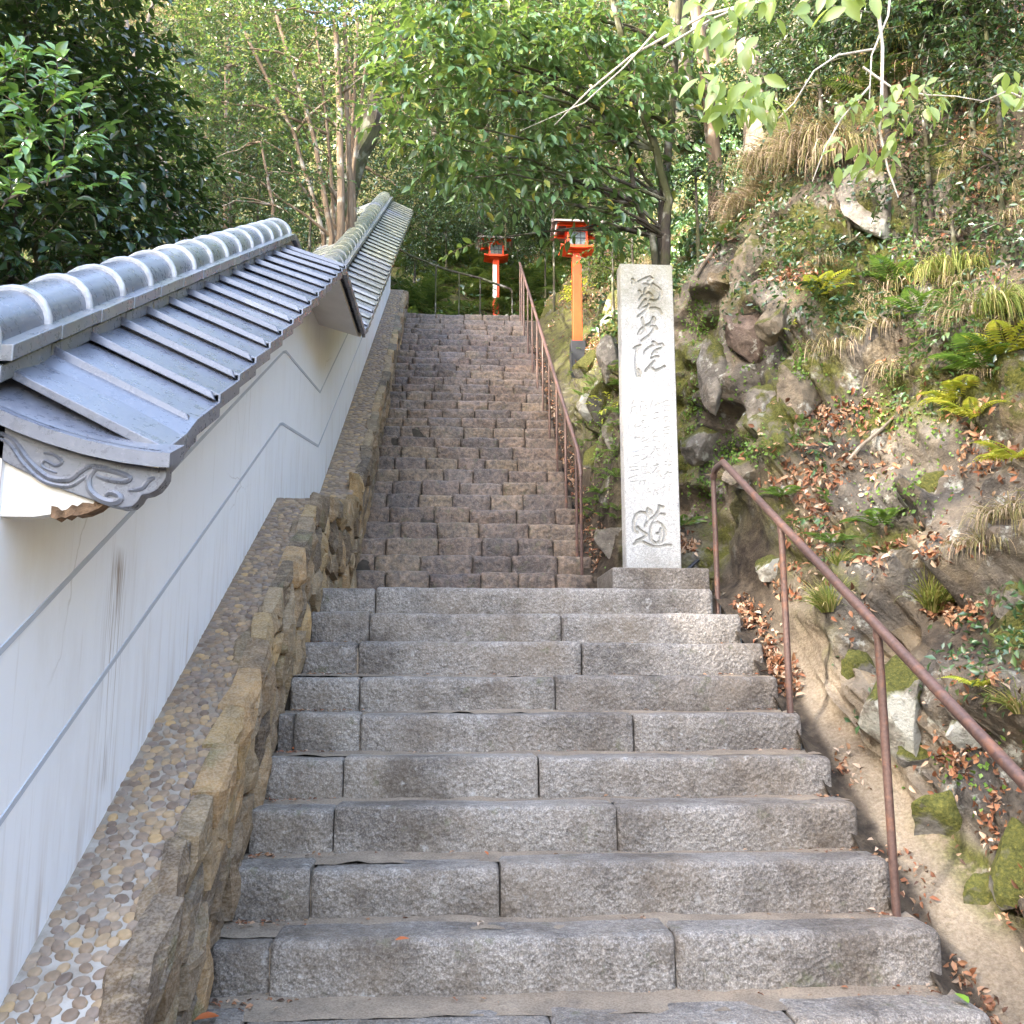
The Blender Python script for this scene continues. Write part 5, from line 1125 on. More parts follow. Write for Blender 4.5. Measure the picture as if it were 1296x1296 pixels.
MB().tube([at(990, -5, 7.6), at(890, 20, 7.8), at(800, 70, 8.0), at(745, 115, 8.1), at(700, 160, 8.2)], [.016, .014, .011, .009, .004], 6).build('bare_branch', MT['twig'], ot, smooth=True)
MB().tube([at(830, 40, 7.9), at(790, 85, 8.), at(740, 130, 8.05), at(660, 165, 8.1)], [.010, .008, .007, .003], 6).build('bare_branch', MT['twig'], ot, smooth=True)
# ---- dark shrubs round the lanterns and on the bank
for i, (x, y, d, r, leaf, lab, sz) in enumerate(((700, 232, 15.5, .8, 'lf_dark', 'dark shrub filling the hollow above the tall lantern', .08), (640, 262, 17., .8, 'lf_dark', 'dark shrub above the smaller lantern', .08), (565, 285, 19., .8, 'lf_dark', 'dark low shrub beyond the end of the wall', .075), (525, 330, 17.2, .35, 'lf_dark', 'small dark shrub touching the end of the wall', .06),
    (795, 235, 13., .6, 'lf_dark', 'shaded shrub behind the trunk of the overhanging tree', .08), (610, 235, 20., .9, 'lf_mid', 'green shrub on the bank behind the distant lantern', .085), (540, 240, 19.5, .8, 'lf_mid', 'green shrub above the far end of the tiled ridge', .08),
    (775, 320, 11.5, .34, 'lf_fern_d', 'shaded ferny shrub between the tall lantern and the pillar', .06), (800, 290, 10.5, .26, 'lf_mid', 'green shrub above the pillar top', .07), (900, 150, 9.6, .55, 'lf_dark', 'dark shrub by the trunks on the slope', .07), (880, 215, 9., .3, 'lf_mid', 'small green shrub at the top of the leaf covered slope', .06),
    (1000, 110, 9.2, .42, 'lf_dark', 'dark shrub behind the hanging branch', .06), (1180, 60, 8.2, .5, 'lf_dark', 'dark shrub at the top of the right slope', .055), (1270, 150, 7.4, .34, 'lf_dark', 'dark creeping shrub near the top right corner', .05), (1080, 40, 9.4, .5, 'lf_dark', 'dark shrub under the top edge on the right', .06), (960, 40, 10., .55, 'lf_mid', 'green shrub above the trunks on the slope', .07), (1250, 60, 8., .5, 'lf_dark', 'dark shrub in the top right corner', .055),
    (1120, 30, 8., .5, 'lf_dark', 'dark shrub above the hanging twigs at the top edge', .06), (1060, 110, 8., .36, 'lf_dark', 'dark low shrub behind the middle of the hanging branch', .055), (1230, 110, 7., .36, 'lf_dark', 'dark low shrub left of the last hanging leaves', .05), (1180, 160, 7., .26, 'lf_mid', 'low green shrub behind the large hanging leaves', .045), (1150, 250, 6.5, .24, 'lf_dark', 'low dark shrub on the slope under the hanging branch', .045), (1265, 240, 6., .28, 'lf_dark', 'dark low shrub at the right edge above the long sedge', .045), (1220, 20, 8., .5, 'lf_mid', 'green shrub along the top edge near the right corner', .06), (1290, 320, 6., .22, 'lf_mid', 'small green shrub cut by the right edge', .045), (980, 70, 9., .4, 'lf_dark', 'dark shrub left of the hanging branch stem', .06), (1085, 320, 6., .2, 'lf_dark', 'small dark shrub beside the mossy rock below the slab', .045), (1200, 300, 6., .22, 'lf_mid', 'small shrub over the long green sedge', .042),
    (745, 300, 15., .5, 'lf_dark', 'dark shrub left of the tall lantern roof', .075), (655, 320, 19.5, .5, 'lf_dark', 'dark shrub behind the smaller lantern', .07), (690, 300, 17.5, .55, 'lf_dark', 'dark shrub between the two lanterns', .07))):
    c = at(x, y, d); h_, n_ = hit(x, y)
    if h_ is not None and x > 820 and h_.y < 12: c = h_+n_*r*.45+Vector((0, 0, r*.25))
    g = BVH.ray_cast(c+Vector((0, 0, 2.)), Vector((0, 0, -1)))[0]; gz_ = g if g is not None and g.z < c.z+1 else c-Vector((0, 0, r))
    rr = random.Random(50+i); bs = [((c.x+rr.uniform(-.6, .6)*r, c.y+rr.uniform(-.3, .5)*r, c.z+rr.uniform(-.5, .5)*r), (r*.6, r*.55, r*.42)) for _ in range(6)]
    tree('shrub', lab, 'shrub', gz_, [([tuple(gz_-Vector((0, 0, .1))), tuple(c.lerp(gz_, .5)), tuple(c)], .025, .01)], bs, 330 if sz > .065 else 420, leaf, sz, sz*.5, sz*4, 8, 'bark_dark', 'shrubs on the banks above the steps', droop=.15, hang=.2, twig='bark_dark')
# ---- trunks on the slope at the top right
for lab, x0, y0, x1, y1, d, r, bk in (('dark trunk standing above the leaf covered slope', 868, 110, 850, -40, 10.4, .13, 'bark_dark'), ('brown trunk right of the overhanging tree', 905, 190, 872, -40, 9.4, .08, 'bark'), ('broken grey stump on the slope behind the hanging branch', 960, 130, 945, 55, 9.2, .16, 'bark_pale'), ('slim dark trunk at the top of the slope', 1010, 90, 1000, -60, 9.6, .06, 'bark_dark')):
    a, b_ = at(x0, y0+20, d), at(x1, y1, d+.1); t = thing('tree_trunk', lab, 'tree trunk', a)
    MB().tube([a-Vector((0, 0, .6)), a, a.lerp(b_, .5)+Vector((.03, 0, 0)), b_], [r*1.2, r, r*.85, r*.75], 10).build('trunk', MT[bk], t, smooth=True)
    MB().tube([a.lerp(b_, .6), a.lerp(b_, .8)+Vector((.25, .1, .1)), a.lerp(b_, .9)+Vector((.5, .2, .35))], [r*.3, r*.22, r*.1], 7).build('limb', MT[bk], t, smooth=True)
for lab, pts, r in (('pale root lying across the leaf slope', ((1065, 595), (1085, 570), (1115, 545), (1130, 530)), .014), ('broken branch leaning on the cliff above the pillar', ((880, 352), (895, 330), (910, 308), (912, 295)), .016)):
    q = [hit(*p)[0] for p in pts]; q = [p-Vector((0, .03, -.01)) for p in q if p is not None]
    tag(MB().tube(q, [r, r*.9, r*.8, r*.5][:len(q)], 7).build('fallen_branch', MT['bark_pale'], smooth=True), lab, 'branch')
# ---- near branch hanging into the top right of the view
hb = thing('hanging_branch', 'pale leafless-stemmed branch with large yellow green leaves hanging in at the top right', 'branch', at(1112, -60, 3.7))
def br(pts, r): MB().tube([at(x, y, d) for x, y, d in pts], [r*(1-.7*i/(len(pts)-1)) for i in range(len(pts))], 7).build('twig', MT['twig'], hb, smooth=True)
br(((1112, -60, 3.7), (1110, 0, 3.7), (1117, 60, 3.7), (1116, 120, 3.65), (1113, 165, 3.6), (1124, 215, 3.6), (1137, 250, 3.58)), .010)
br(((1130, -40, 3.75), (1124, 20, 3.72), (1103, 70, 3.68), (1100, 130, 3.66)), .007)
br(((1108, 62, 3.7), (1060, 70, 3.65), (1030, 90, 3.6), (1005, 130, 3.6), (985, 150, 3.6)), .006)
br(((1100, 110, 3.66), (1065, 150, 3.6), (1045, 185, 3.58), (1028, 230, 3.56)), .005)
br(((1092, 85, 3.68), (1130, 112, 3.65), (1170, 120, 3.62), (1210, 122, 3.6), (1245, 128, 3.6)), .006)
br(((840, 60, 3.9), (900, 25, 3.9), (1000, -20, 3.9), (1100, -60, 3.9)), .007)
br(((1296, 125, 3.4), (1275, 115, 3.4), (1240, 130, 3.45)), .005)
LP = []
def cl(x, y, d, n, s=26, L=.125): LP.extend((x+random.uniform(-s, s)*1.15, y+random.uniform(-s, s)-12, d+random.uniform(-.1, .1), L*.98*random.uniform(.65, 1.15)) for _ in range(int(n*1.9)))
cl(925, 140, 3.7, 12, 26); cl(960, 125, 3.7, 7, 22); cl(985, 140, 3.7, 5, 20); cl(900, 120, 3.75, 5, 16); cl(905, 30, 3.8, 9, 26); cl(935, 55, 3.8, 6, 22); cl(1050, 5, 3.7, 5, 22); cl(980, 5, 3.8, 6, 26)
cl(1075, 145, 3.6, 6, 16, .075); cl(1105, 150, 3.6, 9, 24, .085); cl(1160, 130, 3.6, 10, 28, .08); cl(1075, 205, 3.55, 7, 20, .09); cl(1115, 205, 3.55, 6, 22, .10); cl(1140, 175, 3.58, 4, 18, .08); cl(1275, 120, 3.4, 9, 20, .09); cl(1185, 140, 3.6, 4, 16, .08); cl(960, 25, 3.8, 4, 25)
cl(860, 40, 4.0, 4, 20); cl(1085, -10, 3.7, 5, 20)
LP = np.array(LP); Pp = np.array([at(x, y, d) for x, y, d, _ in LP]); n = len(Pp)
Dd = np.stack([RNG.normal(size=n)*.55, RNG.normal(size=n)*.4, -np.abs(RNG.normal(size=n))*.45-.35], -1); Nn = np.stack([RNG.normal(size=n)*.5, -np.ones(n)*.8, RNG.uniform(0, 1.1, n)], -1)
for i in range(n):
    V, F = leafgeo(Pp[i:i+1], Dd[i:i+1], Nn[i:i+1], LP[i:i+1, 3], LP[i:i+1, 3]*.46, 0, .18, .12)
    link('leaf', mesh_np('leaf', V-np.array(hb.location), F, MT['lf_near'], smooth=True), hb)
# ---- ferns
def frond_geo(L, np_=15, w=.30, seed=0):
    r = np.random.default_rng(seed); t = np.linspace(.08, 1, np_); c = np.stack([0*t, t*L*(1-.12*t), L*(.42*t-.52*t*t)], -1); P_ = []; D_ = []; N_ = []; Ls = []
    for i in range(np_):
        l = L*w*math.sin(math.pi*min(1, (t[i]*.92+.10)))**.8*(1.1-t[i]*.5)
        for s in (-1, 1): P_.append(c[i]); D_.append([s*1., .45, -.15]); N_.append([0, -.1, 1]); Ls.append(l)
    P_.append(c[-1]); D_.append([0, 1, -.5]); N_.append([0, 0, 1]); Ls.append(L*.08)
    Ls = np.array(Ls); V, F = leafgeo(np.array(P_), np.array(D_, float), np.array(N_, float), Ls, np.maximum(.008, L*.058)*np.ones(len(Ls)), 1, .1, .15)
    Vt, Ft = twigmesh(np.stack([c[0], c[np_//2], c[-1]])[None], L*.008); return joined([(V, F), (Vt, Ft)])
FR = {m: [mesh_np('frond', *frond_geo(1., 16, .30, k), MT[m], smooth=False) for k in range(2)] for m in ('lf_fern', 'lf_fern_y', 'lf_fern_d')}
def fern(p, n, size, m, label, group, nf=7, spread=6.28, a0=0):
    t = thing('fern', label, 'fern', p, group)
    for k in range(nf):
        o = link('frond', FR[m][k % 2], t); a = a0+spread*k/nf+random.uniform(-.3, .3); e = random.uniform(.1, .55)
        o.rotation_euler = (e, random.uniform(-.2, .2), a); s = size*random.uniform(.7, 1.15); o.scale = (s, s, s)
for i, (px, py, s, m, lab) in enumerate(((992, 628, .17, 'lf_fern', 'light green fern above the top end of the handrail'), (1118, 668, .26, 'lf_fern', 'bright green fern spreading in the middle of the slope'), (1140, 362, .30, 'lf_fern', 'arching fern under the hanging green leaves'), (1165, 400, .28, 'lf_fern', 'green fern beside the leafy plant on the right slope'), (1250, 470, .34, 'lf_fern', 'large green fern near the right edge'), (1215, 505, .26, 'lf_fern_y', 'yellow fern hanging beside the leafy plant'), (1238, 530, .24, 'lf_fern_y', 'lower yellow fern drooping over fallen leaves'),
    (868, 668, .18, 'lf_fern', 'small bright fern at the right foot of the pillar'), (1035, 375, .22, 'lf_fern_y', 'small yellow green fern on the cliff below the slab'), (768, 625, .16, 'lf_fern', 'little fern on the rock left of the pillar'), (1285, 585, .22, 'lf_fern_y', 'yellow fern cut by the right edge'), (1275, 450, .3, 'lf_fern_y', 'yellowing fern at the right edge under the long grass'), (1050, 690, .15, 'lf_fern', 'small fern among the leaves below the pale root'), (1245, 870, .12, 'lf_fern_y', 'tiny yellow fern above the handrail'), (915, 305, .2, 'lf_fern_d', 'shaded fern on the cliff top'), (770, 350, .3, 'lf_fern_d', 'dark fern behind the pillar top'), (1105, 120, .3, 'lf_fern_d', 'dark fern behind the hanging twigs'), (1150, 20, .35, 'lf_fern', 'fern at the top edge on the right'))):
    p, n = hit(px, py)
    if p is not None: fern(p+n*.02, n, s*1.25, m, lab, 'ferns on the right slope', 8)
def fern_mass(name, label, pts, m):
    base = [frond_geo(1., 13, .30, k) for k in range(2)]; parts = []
    for p, sz, nf in pts:
        for k in range(nf):
            V, F = base[k % 2]; a = 6.28*k/nf+random.uniform(-.4, .4); e = random.uniform(.1, .6); Rm = np.array(Matrix.Rotation(a, 3, 'Z')@Matrix.Rotation(e, 3, 'X')); parts.append(((V@Rm.T)*sz*random.uniform(.7, 1.15)+np.array(p), F))
    V, F = joined(parts); tag(link(name, mesh_np(name, V, F, MT[m], smooth=False)), label, 'ferns', kind='stuff')
fp = []
for i in range(240):
    x, y = random.uniform(-1.2, 3.2), 17.5+4.5*random.random()**1.5
    p = BVH.ray_cast(Vector((x, y, 40)), Vector((0, 0, -1)))[0]
    if p is not None: fp.append((p, random.uniform(.4, .75), 6))
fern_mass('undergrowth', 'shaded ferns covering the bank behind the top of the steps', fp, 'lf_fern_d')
fp = []
for i in range(60):
    p, n = hit(random.uniform(728, 790), random.uniform(330, 700))
    if p is not None and p.x > 1.25: fp.append((p+n*.01, random.uniform(.06, .2), 5))
fern_mass('undergrowth', 'little ferns growing from the mossy rock left of the pillar', fp, 'lf_fern')
# ---- grass tufts
def tuft_geo(n, L, hangdir, spread, seed, lean=.5):
    r = np.random.default_rng(seed); a = r.uniform(0, 6.28, n); out = r.uniform(.15, 1., n)*spread; hang = lean > .55; base = np.stack([np.cos(a), np.sin(a), -.25*np.abs(np.sin(a))*hang], -1)*(r.uniform(0, .55 if hang else .2, n)*L)[:, None]; gv = (.62 if hang else .20)*r.uniform(.6, 1.4, n)[:, None]
    d0 = nrm(np.stack([np.cos(a)*out, np.sin(a)*out, np.ones(n)], -1)+np.array(hangdir)*lean); ln = L*r.uniform(.6, 1.15, n); V = []; F = []; wv = nrm(np.cross(d0, r.normal(size=(n, 3)))); k = 7; pos = base; d = d0; pts = []
    for j in range(k+1):
        pts.append(pos); pos = pos+d*(ln/k)[:, None]; d = nrm(d+np.array([0, 0, -1])*gv*(.7+.6*j/k)+r.normal(size=(n, 3))*.06)
    w_ = .0042*(L/.3)**.5
    for j in range(k+1):
        q = w_*(1-.85*(j/k)**1.5); V += [pts[j]-wv*q, pts[j]+wv*q]
    V = np.stack(V, 1); f = []
    for j in range(k): f += [[2*j, 2*j+1, 2*j+3], [2*j, 2*j+3, 2*j+2]]
    return V.reshape(-1, 3), (np.array(f)[None]+(np.arange(n)*2*(k+1))[:, None, None]).reshape(-1, 3)
for i, (px, py, L, m, nb, ln, lab) in enumerate(((985, 205, .46, 'drygrass', 420, .9, 'long dry sedge hanging over the cliff below the pale stump'), (1035, 185, .48, 'drygrass', 420, .9, 'dry hanging sedge behind the near leaf branch'), (955, 262, .42, 'drygrass', 380, .9, 'dry sedge hanging at the left end of the grassy ledge'), (1065, 200, .42, 'drygrass', 320, .9, 'dry sedge over the grey tan slab'), (880, 262, .30, 'drygrass', 220, .6, 'straw coloured tuft on the red leaf slope'), (1010, 160, .4, 'grass', 280, .7, 'greener sedge at the top of the grassy ledge'),
    (1185, 775, .27, 'grass', 420, .3, 'rounded yellow green tuft beside a heap of fallen leaves'), (1048, 775, .20, 'grass', 260, .3, 'small green tuft behind the handrail'), (1280, 655, .26, 'drygrass', 260, .6, 'dry tuft at the right edge above the handrail'), (1275, 395, .36, 'grass', 360, .7, 'long green sedge at the right edge'), (1215, 345, .34, 'grass', 300, .7, 'green sedge drooping in the upper right'), (1180, 350, .26, 'grass', 220, .7, 'sedge beside the arching fern'), (1290, 905, .16, 'grass', 200, .3, 'short green tuft at the right edge near the handrail'),
    (922, 612, .17, 'drygrass', 160, .5, 'thin tuft behind the top post of the handrail'), (1245, 195, .30, 'drygrass', 220, .8, 'dry hanging grass in the top right'), (1130, 60, .34, 'grass', 240, .8, 'dim sedge behind the hanging twigs'), (1215, 130, .3, 'grass', 200, .8, 'dim sedge near the top right leaves'), (870, 330, .2, 'drygrass', 140, .8, 'short dry tuft on the cliff edge beside the pillar'), (1240, 690, .2, 'drygrass', 180, .6, 'dry tuft above the fallen leaves at the right'), (1060, 715, .13, 'grass', 120, .4, 'wispy little tuft in the leaf litter'))):
    p, n = hit(px, py)
    if p is None: continue
    hd = (n.x, n.y, 0); V, F = tuft_geo(nb if ln < .55 else int(nb*.8), L, hd, .55 if ln > .5 else .8, 300+i, ln)
    tag(link('grass_tuft', mesh_np('grass_tuft', V, F, MT[m]), None, p-n*.01), lab, 'grass tuft', 'grass tufts on the right slope')
# ---- small leafy plants
for i, (px, py, r, m, sz, lab) in enumerate(((1060, 392, .17, 'lf_dark', .06, 'dark leafy plant sticking out of the cliff'), (1045, 415, .13, 'lf_dark', .055, 'dark leafy plant just below another on the cliff'), (1190, 445, .24, 'lf_over', .045, 'bushy bright green plant on the right slope'), (1225, 420, .2, 'lf_over', .045, 'green bushy plant beside the long sedge'), (1160, 480, .16, 'lf_over', .04, 'green plant above the leaf litter'), (1012, 572, .11, 'lf_over', .05, 'small green plant under the tan rock'), (1052, 580, .08, 'lf_mid', .045, 'green seedling by the pale root'), (1045, 655, .09, 'lf_over', .06, 'young plant with pale leaves above the flat stone'),
    (1075, 710, .07, 'lf_over', .06, 'seedling with long leaves in the leaf litter'), (1030, 310, .16, 'lf_mid', .045, 'green plant below the grey tan slab'), (1000, 420, .05, 'lf_fern_y', .03, 'bright little plant on the tan rock'), (1100, 410, .14, 'lf_dark', .05, 'dark plant right of the cliff plants'), (1215, 205, .13, 'lf_mid', .04, 'green plant high on the right slope'), (1150, 210, .12, 'lf_mid', .04, 'green plant behind the large hanging leaf'), (770, 520, .1, 'lf_fern_y', .05, 'yellow green sprig beside the pillar'), (775, 575, .08, 'lf_fern', .05, 'green sprig beside the pillar'), (738, 375, .2, 'lf_fern_y', .07, 'yellow leaved sprig left of the tall lantern post'), (1225, 300, .15, 'lf_dark', .04, 'dark plant above the long sedge'), (830, 330, .2, 'lf_mid', .07, 'green plant behind the pillar top'))):
    p, n = hit(px, py)
    if p is None: continue
    c = p+n*r*.4+Vector((0, 0, r*.3)); t = thing('leafy_plant', lab, 'plant', p, 'small plants on the right slope')
    MB().tube([p-n*.02, p.lerp(c, .6), c], [.006, .004, .002], 5).build('stem', MT['bark'], t)
    A, B = blob_twigs([(tuple(c), (r, r, r*.75))], 1000 if r > .12 else 1300, .6); P_, D_, N_, L_, W_, tips = sprays(A, B+np.array([n.x, n.y, .3])*.5, sz*2.2, 6, sz, sz*.45, .2, .1)
    V, F = leafgeo(P_, D_, N_, L_, W_, 0); link('foliage', mesh_np('foliage', V-np.array(p), F, MT[m], smooth=True), t)
# ---- creeping leaves on the cliff
Pc = []; Nc = []
for (px, py, sx, sy, n) in ((885, 400, 20, 40, 320), (940, 575, 30, 26, 360), (895, 600, 22, 50, 300), (1010, 470, 14, 40, 120), (960, 450, 50, 60, 160), (880, 520, 14, 60, 220), (1140, 330, 50, 40, 200), (1100, 520, 60, 30, 160), (1150, 620, 60, 40, 140), (1230, 400, 60, 60, 260), (760, 560, 20, 90, 380), (770, 420, 18, 60, 240), (1230, 970, 50, 50, 70), (1000, 330, 60, 40, 160), (1180, 540, 70, 40, 130)):
    for _ in range(n):
        p, nn = hit(random.gauss(px, sx*.6), random.gauss(py, sy*.6))
        if p is not None and p.y < 16 and p.x > 1.2: Pc.append(p+nn*.012); Nc.append(nn)
Pc = np.array(Pc); Nc = np.array(Nc); n = len(Pc); s = RNG.uniform(.012, .026, n)
V, F = leafgeo(Pc, RNG.normal(size=(n, 3)), Nc+RNG.normal(size=(n, 3))*.45, s*1.3, s, 1, .15, .1)
tag(link('ground_cover', mesh_np('ground_cover', V, F, MT['lf_fern'])), 'tiny bright creeping leaves on the cliff rock', 'ground cover', kind='stuff')
# ---- leaf litter
area = np.linalg.norm(np.cross(dU, dV), axis=-1); patch = fbm(P*.9, 3, 77); up_ = NR[..., 2]
wgt = area*ss(.38, .75, up_+.35*patch)*ss(-.15, .45, patch+.25*(up_-.5))*(TX > 1.96)*(TX < 7)*(TY > 2)*(1-slab)
wgt[(TX < 2.02)] *= .25
def scatter(wm, n):
    c = np.cumsum(wm.ravel()); i = np.searchsorted(c, RNG.random(n)*c[-1]); iv, iu = np.unravel_index(np.minimum(i, wm.size-1), wm.shape)
    iv = np.minimum(iv, wm.shape[0]-2); iu = np.minimum(iu, wm.shape[1]-2); a, b = RNG.random(n)[:, None], RNG.random(n)[:, None]
    return P[iv, iu]*(1-a)*(1-b)+P[iv+1, iu]*a*(1-b)+P[iv, iu+1]*(1-a)*b+P[iv+1, iu+1]*a*b, NR[iv, iu]
Pl, Nl = scatter(wgt, 32000)
gut = area*np.exp(-((TX-1.875)/.06)**2)*(TY > 2.2)*(TY < 6.0)*ss(-.5, .1, fbm(P*3, 2, 5)+.2)
P2, N2 = scatter(gut*ss(-.25, .45, fbm(P*2.2, 3, 15)), 1000)
gu2 = area*np.exp(-((TX-(1.34+.0*TY))/.06)**2)*(TY > 8.4)*(TY < 14.5)
P3, N3 = scatter(gu2, 700)
Px, Nx = [], []
for (px, py, sx, sy, n) in ((1055, 515, 40, 26, 260), (1000, 590, 50, 26, 200), (1030, 650, 30, 50, 200), (1160, 720, 50, 34, 300), (1250, 560, 40, 40, 180), (1000, 735, 16, 16, 60), (1220, 770, 26, 16, 110), (940, 215, 30, 40, 260), (885, 300, 34, 26, 300), (870, 690, 12, 14, 70), (1000, 350, 30, 12, 90), (1190, 330, 30, 40, 110), (1255, 300, 20, 40, 90), (1100, 790, 20, 20, 60), (1210, 960, 18, 20, 60), (1260, 1040, 12, 26, 40), (640, 345, 36, 26, 420), (700, 350, 30, 40, 420), (1180, 200, 60, 60, 160), (1130, 130, 60, 60, 160), (745, 440, 14, 14, 80)):
    for _ in range(int(n*2.4)):
        p, nn = hit(random.gauss(px, sx*.75), random.gauss(py, sy*.75))
        if p is not None and p.x > 1.0 and p.y < 24 and nn.z > .15: Px.append(p); Nx.append(nn)
Pl = np.concatenate([Pl, P2, P3, np.array(Px)]); Nl = np.concatenate([Nl, N2, N3, np.array(Nx)]); n = len(Pl)
s = np.where(np.linalg.norm(Pl, axis=1) < 5.2, RNG.uniform(.018, .046, n), RNG.uniform(.022, .058, n))
V, F = leafgeo(Pl+Nl*RNG.uniform(.006, .03, n)[:, None], RNG.normal(size=(n, 3))+np.array([-.2, -.2, -.3]), Nl+RNG.normal(size=(n, 3))*.5, s, s*RNG.uniform(.35, .55, n), 2, .32, .25)
tag(link('leaf_litter', mesh_np('leaf_litter', V, F, MT['litter'], smooth=True)), 'brown and rust fallen leaves lying over the slope and gutters', 'leaf litter', kind='stuff')
# ---- low growth over the upper part of the slope and the far hill
cov = area*ss(-.15, .35, fbm(P*1.2, 3, 91)+.32*np.clip(TZ-zs(TY)-1.4, -1, 2))*(TX > 2.1)*(TX < 8)*(TY > 3.2)
Pg, Ng = scatter(cov, 95000); n = len(Pg); s = RNG.uniform(.018, .058, n)*(1+.25*np.clip(Pg[:, 1]-7, 0, 5))
V, F = leafgeo(Pg+Ng*(RNG.random(n)**2*.13)[:, None], RNG.normal(size=(n, 3)), Ng+RNG.normal(size=(n, 3))*.6+np.array([0, 0, .3]), s, s*.5, 1, .2, .15)
tag(link('ground_cover', mesh_np('ground_cover', V, F, MT['lf_mid'])), 'small dark green leaves creeping over the right slope', 'ground cover', kind='stuff')
hang_ = area*ss(.1, .5, fbm(P*.8, 3, 95)+.1)*(TX > 2.4)*(TX < 8)*(TY > 3.2)*ss(.3, .6, steep); Ph, Nh = scatter(hang_, 260); parts = []
for i in range(len(Ph)):
    V, F = tuft_geo(70, random.uniform(.14, .3), (Nh[i, 0], Nh[i, 1], 0), .55, 900+i, .8); parts.append((V+Ph[i], F))
V, F = joined(parts); tag(link('undergrowth', mesh_np('undergrowth', V, F, MT['drygrass'])), 'wisps of dry grass hanging over the right slope', 'grass', kind='stuff')
n = 60000; x = RNG.uniform(-26, 22, n); y = 17.8+26*RNG.random(n)**1.3; z = h_left(x, y); s = RNG.uniform(.10, .22, n)*(.6+(y-17)/20); k_ = fbm(np.stack([x*.5, y*.5, 0*x], -1), 3, 97)
V, F = leafgeo(np.stack([x, y, z+RNG.random(n)*(.35+.9*np.clip(k_, 0, 1))], -1), RNG.normal(size=(n, 3)), RNG.normal(size=(n, 3))*.5+np.array([0, -.4, .8]), s, s*.55, 1, .2, .2)
tag(link('undergrowth', mesh_np('undergrowth', V, F, MT['lf_mid'])), 'leafy undergrowth on the hill behind the steps', 'undergrowth', kind='stuff')
n = 16000; x = -1.5-16*RNG.random(n)**1.4; y = RNG.uniform(3, 17.4, n); z = h_left(x, y); s = RNG.uniform(.06, .14, n)
V, F = leafgeo(np.stack([x, y, z+RNG.random(n)*.5], -1), RNG.normal(size=(n, 3)), RNG.normal(size=(n, 3))*.5+np.array([0, -.3, .8]), s, s*.5, 1, .2, .2)
tag(link('undergrowth', mesh_np('undergrowth', V, F, MT['lf_mid'])), 'leafy undergrowth in the wood behind the wall', 'undergrowth', kind='stuff')
Pd = []
for k in range(-2, 9):
    for _ in range(60 if k < 6 else 26):
        side = random.random(); x = XL+.03+abs(random.gauss(0, .14)) if side < .6 else (XR-.05-abs(random.gauss(0, .1)) if side < .8 else random.uniform(XL, XR))
        Pd.append((x, Y0+(k+1)*TR-.02-abs(random.gauss(0, .05)), Z0+k*RI+.004))
for k in range(NU):
    for _ in range(5): Pd.append((random.choice((XL+.05+abs(random.gauss(0, .1)), XR2-.08-abs(random.gauss(0, .12)))), Y2+(k+1)*T2-.02-abs(random.gauss(0, .03)), Z2+k*R2+.006))
Pd = np.array(Pd); n = len(Pd); sz_ = RNG.uniform(.010, .032, n)
V, F = leafgeo(Pd, np.stack([RNG.normal(size=n), RNG.normal(size=n), RNG.uniform(0, .25, n)], -1), np.stack([RNG.normal(size=n)*.35, RNG.normal(size=n)*.35, np.ones(n)], -1), sz_, sz_*.5, 2, .25, .2)
tag(link('leaf_litter', mesh_np('leaf_litter', V, F, MT['litter'], smooth=True)), 'crumbs of dead leaf caught in the corners of the treads', 'leaf litter', kind='stuff')
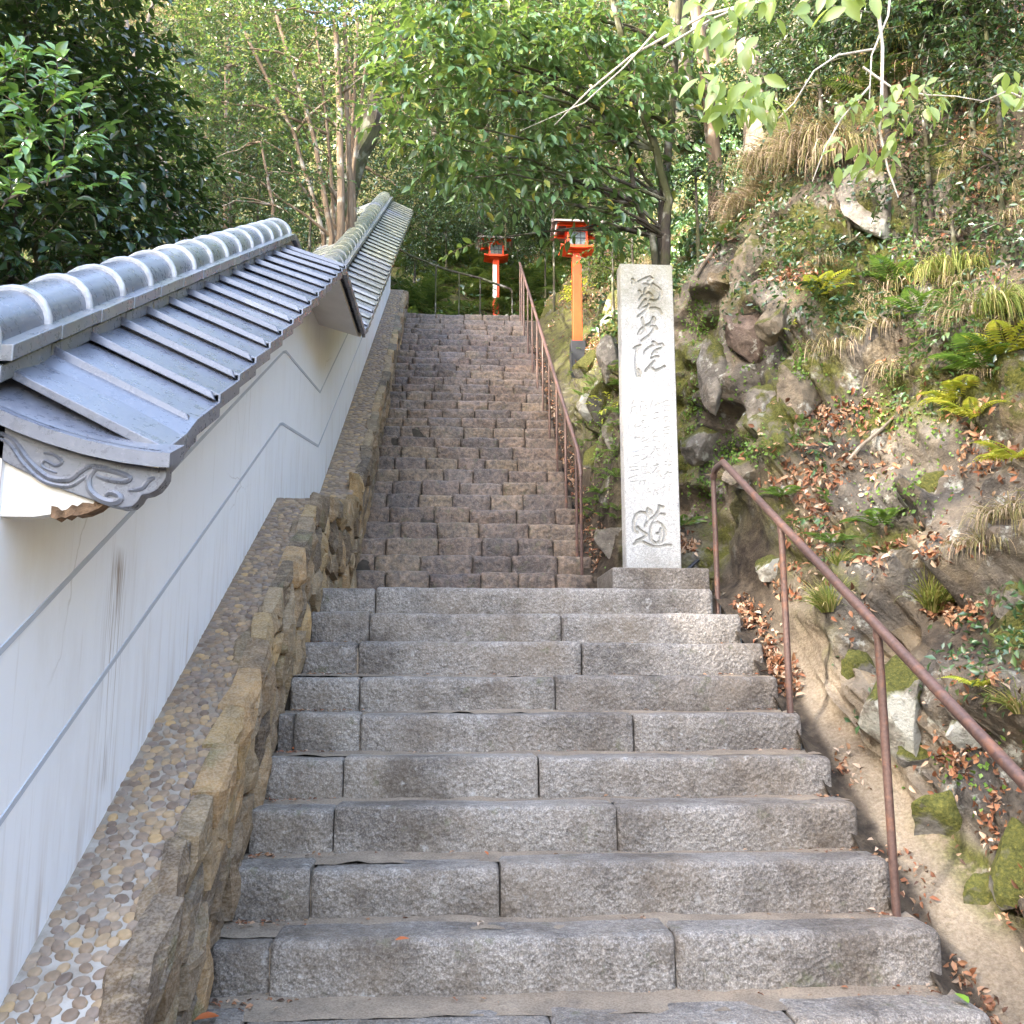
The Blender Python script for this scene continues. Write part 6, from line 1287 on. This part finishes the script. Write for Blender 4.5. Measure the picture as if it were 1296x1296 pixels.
# ---- single leaves and seeds lying on the granite steps
MT['leaf_red'] = m_leaf('red_fallen_leaf', [(0, (.35, .07, .02)), (1, (.42, .12, .03))], .5, .4, .1)
MT['leaf_green'] = m_leaf('green_fallen_leaf', [(0, (.14, .30, .03)), (1, (.22, .38, .05))], .4, .4, .2)
for lab, m, px, py, k, L in (('rust red fallen leaf lying at the lower left of the steps', 'leaf_red', 278, 1286, -1, .09), ('rust leaf lying on the lowest full granite block', 'leaf_red', 500, 1190, 0, .05), ('green leaf lying on the left end of the third step', 'leaf_green', 336, 1096, 0, .055), ('pale green leaf near the left end of the steps', 'leaf_green', 322, 1106, 0, .04), ('small red leaf on the earth of the third tread', 'leaf_red', 618, 1082, 1, .03), ('green leaf on the right end of a step', 'leaf_green', 1082, 1062, 1, .045), ('long green leaf beside the gutter at the lower right', 'leaf_green', 1226, 1270, -1, .08), ('yellow green leaf on the step edge in the middle', 'leaf_green', 785, 893, 4, .03), ('red leaf on the left of the middle steps', 'leaf_red', 372, 948, 3, .05), ('rust leaf by the pebble ledge', 'leaf_red', 300, 1075, 1, .05)):
    zt = Z0+k*RI+.012; d = pray(px, py); p = Vector((0, 0, H))+d*((zt-H)/d.z)
    V, F = leafgeo(np.zeros((1, 3)), np.array([[random.uniform(-1, 1), random.uniform(-.4, .4), .08]]), np.array([[.1, -.2, 1.]]), np.array([L]), np.array([L*.45]), 0, .2, .1)
    tag(link('fallen_leaf', mesh_np('fallen_leaf', V, F, MT[m], smooth=True), None, p), lab, 'leaf')
# ---- small tiled roof seen behind the wall
rf = thing('tiled_outbuilding', 'small blue grey tiled roof showing behind the far part of the wall', 'building', (-2.6, 17.6, 8.2))
c = at(452, 272, 17.3); mb = MB(); mb.box(c.x-.35, c.x+.45, c.y-.1, c.y+2.2, 7.0, c.z-.15); mb.build('wall', MT['soffit'], rf)
for k in range(4):
    x0 = c.x-.5+k*.3; mb = MB(); mb.hexa([(x0, c.y-.5, c.z-.28), (x0+.29, c.y-.5, c.z-.28), (x0+.29, c.y+.9, c.z+.22), (x0, c.y+.9, c.z+.22), (x0, c.y-.5, c.z-.2), (x0+.29, c.y-.5, c.z-.2), (x0+.29, c.y+.9, c.z+.3), (x0, c.y+.9, c.z+.3)]); mb.build('roof_tile', MT['tile'], rf)
    mb = MB(); mb.loft([[(x0+dx, c.y+.9+.12*math.cos(t), c.z+.27+.12*math.sin(t)) for t in np.linspace(-.3, math.pi+.3, 9)] for dx in (0, .03, .04, .3)], caps=True); mb.build('ridge_cap_tile', MT['tile_mid'], rf, smooth=True)
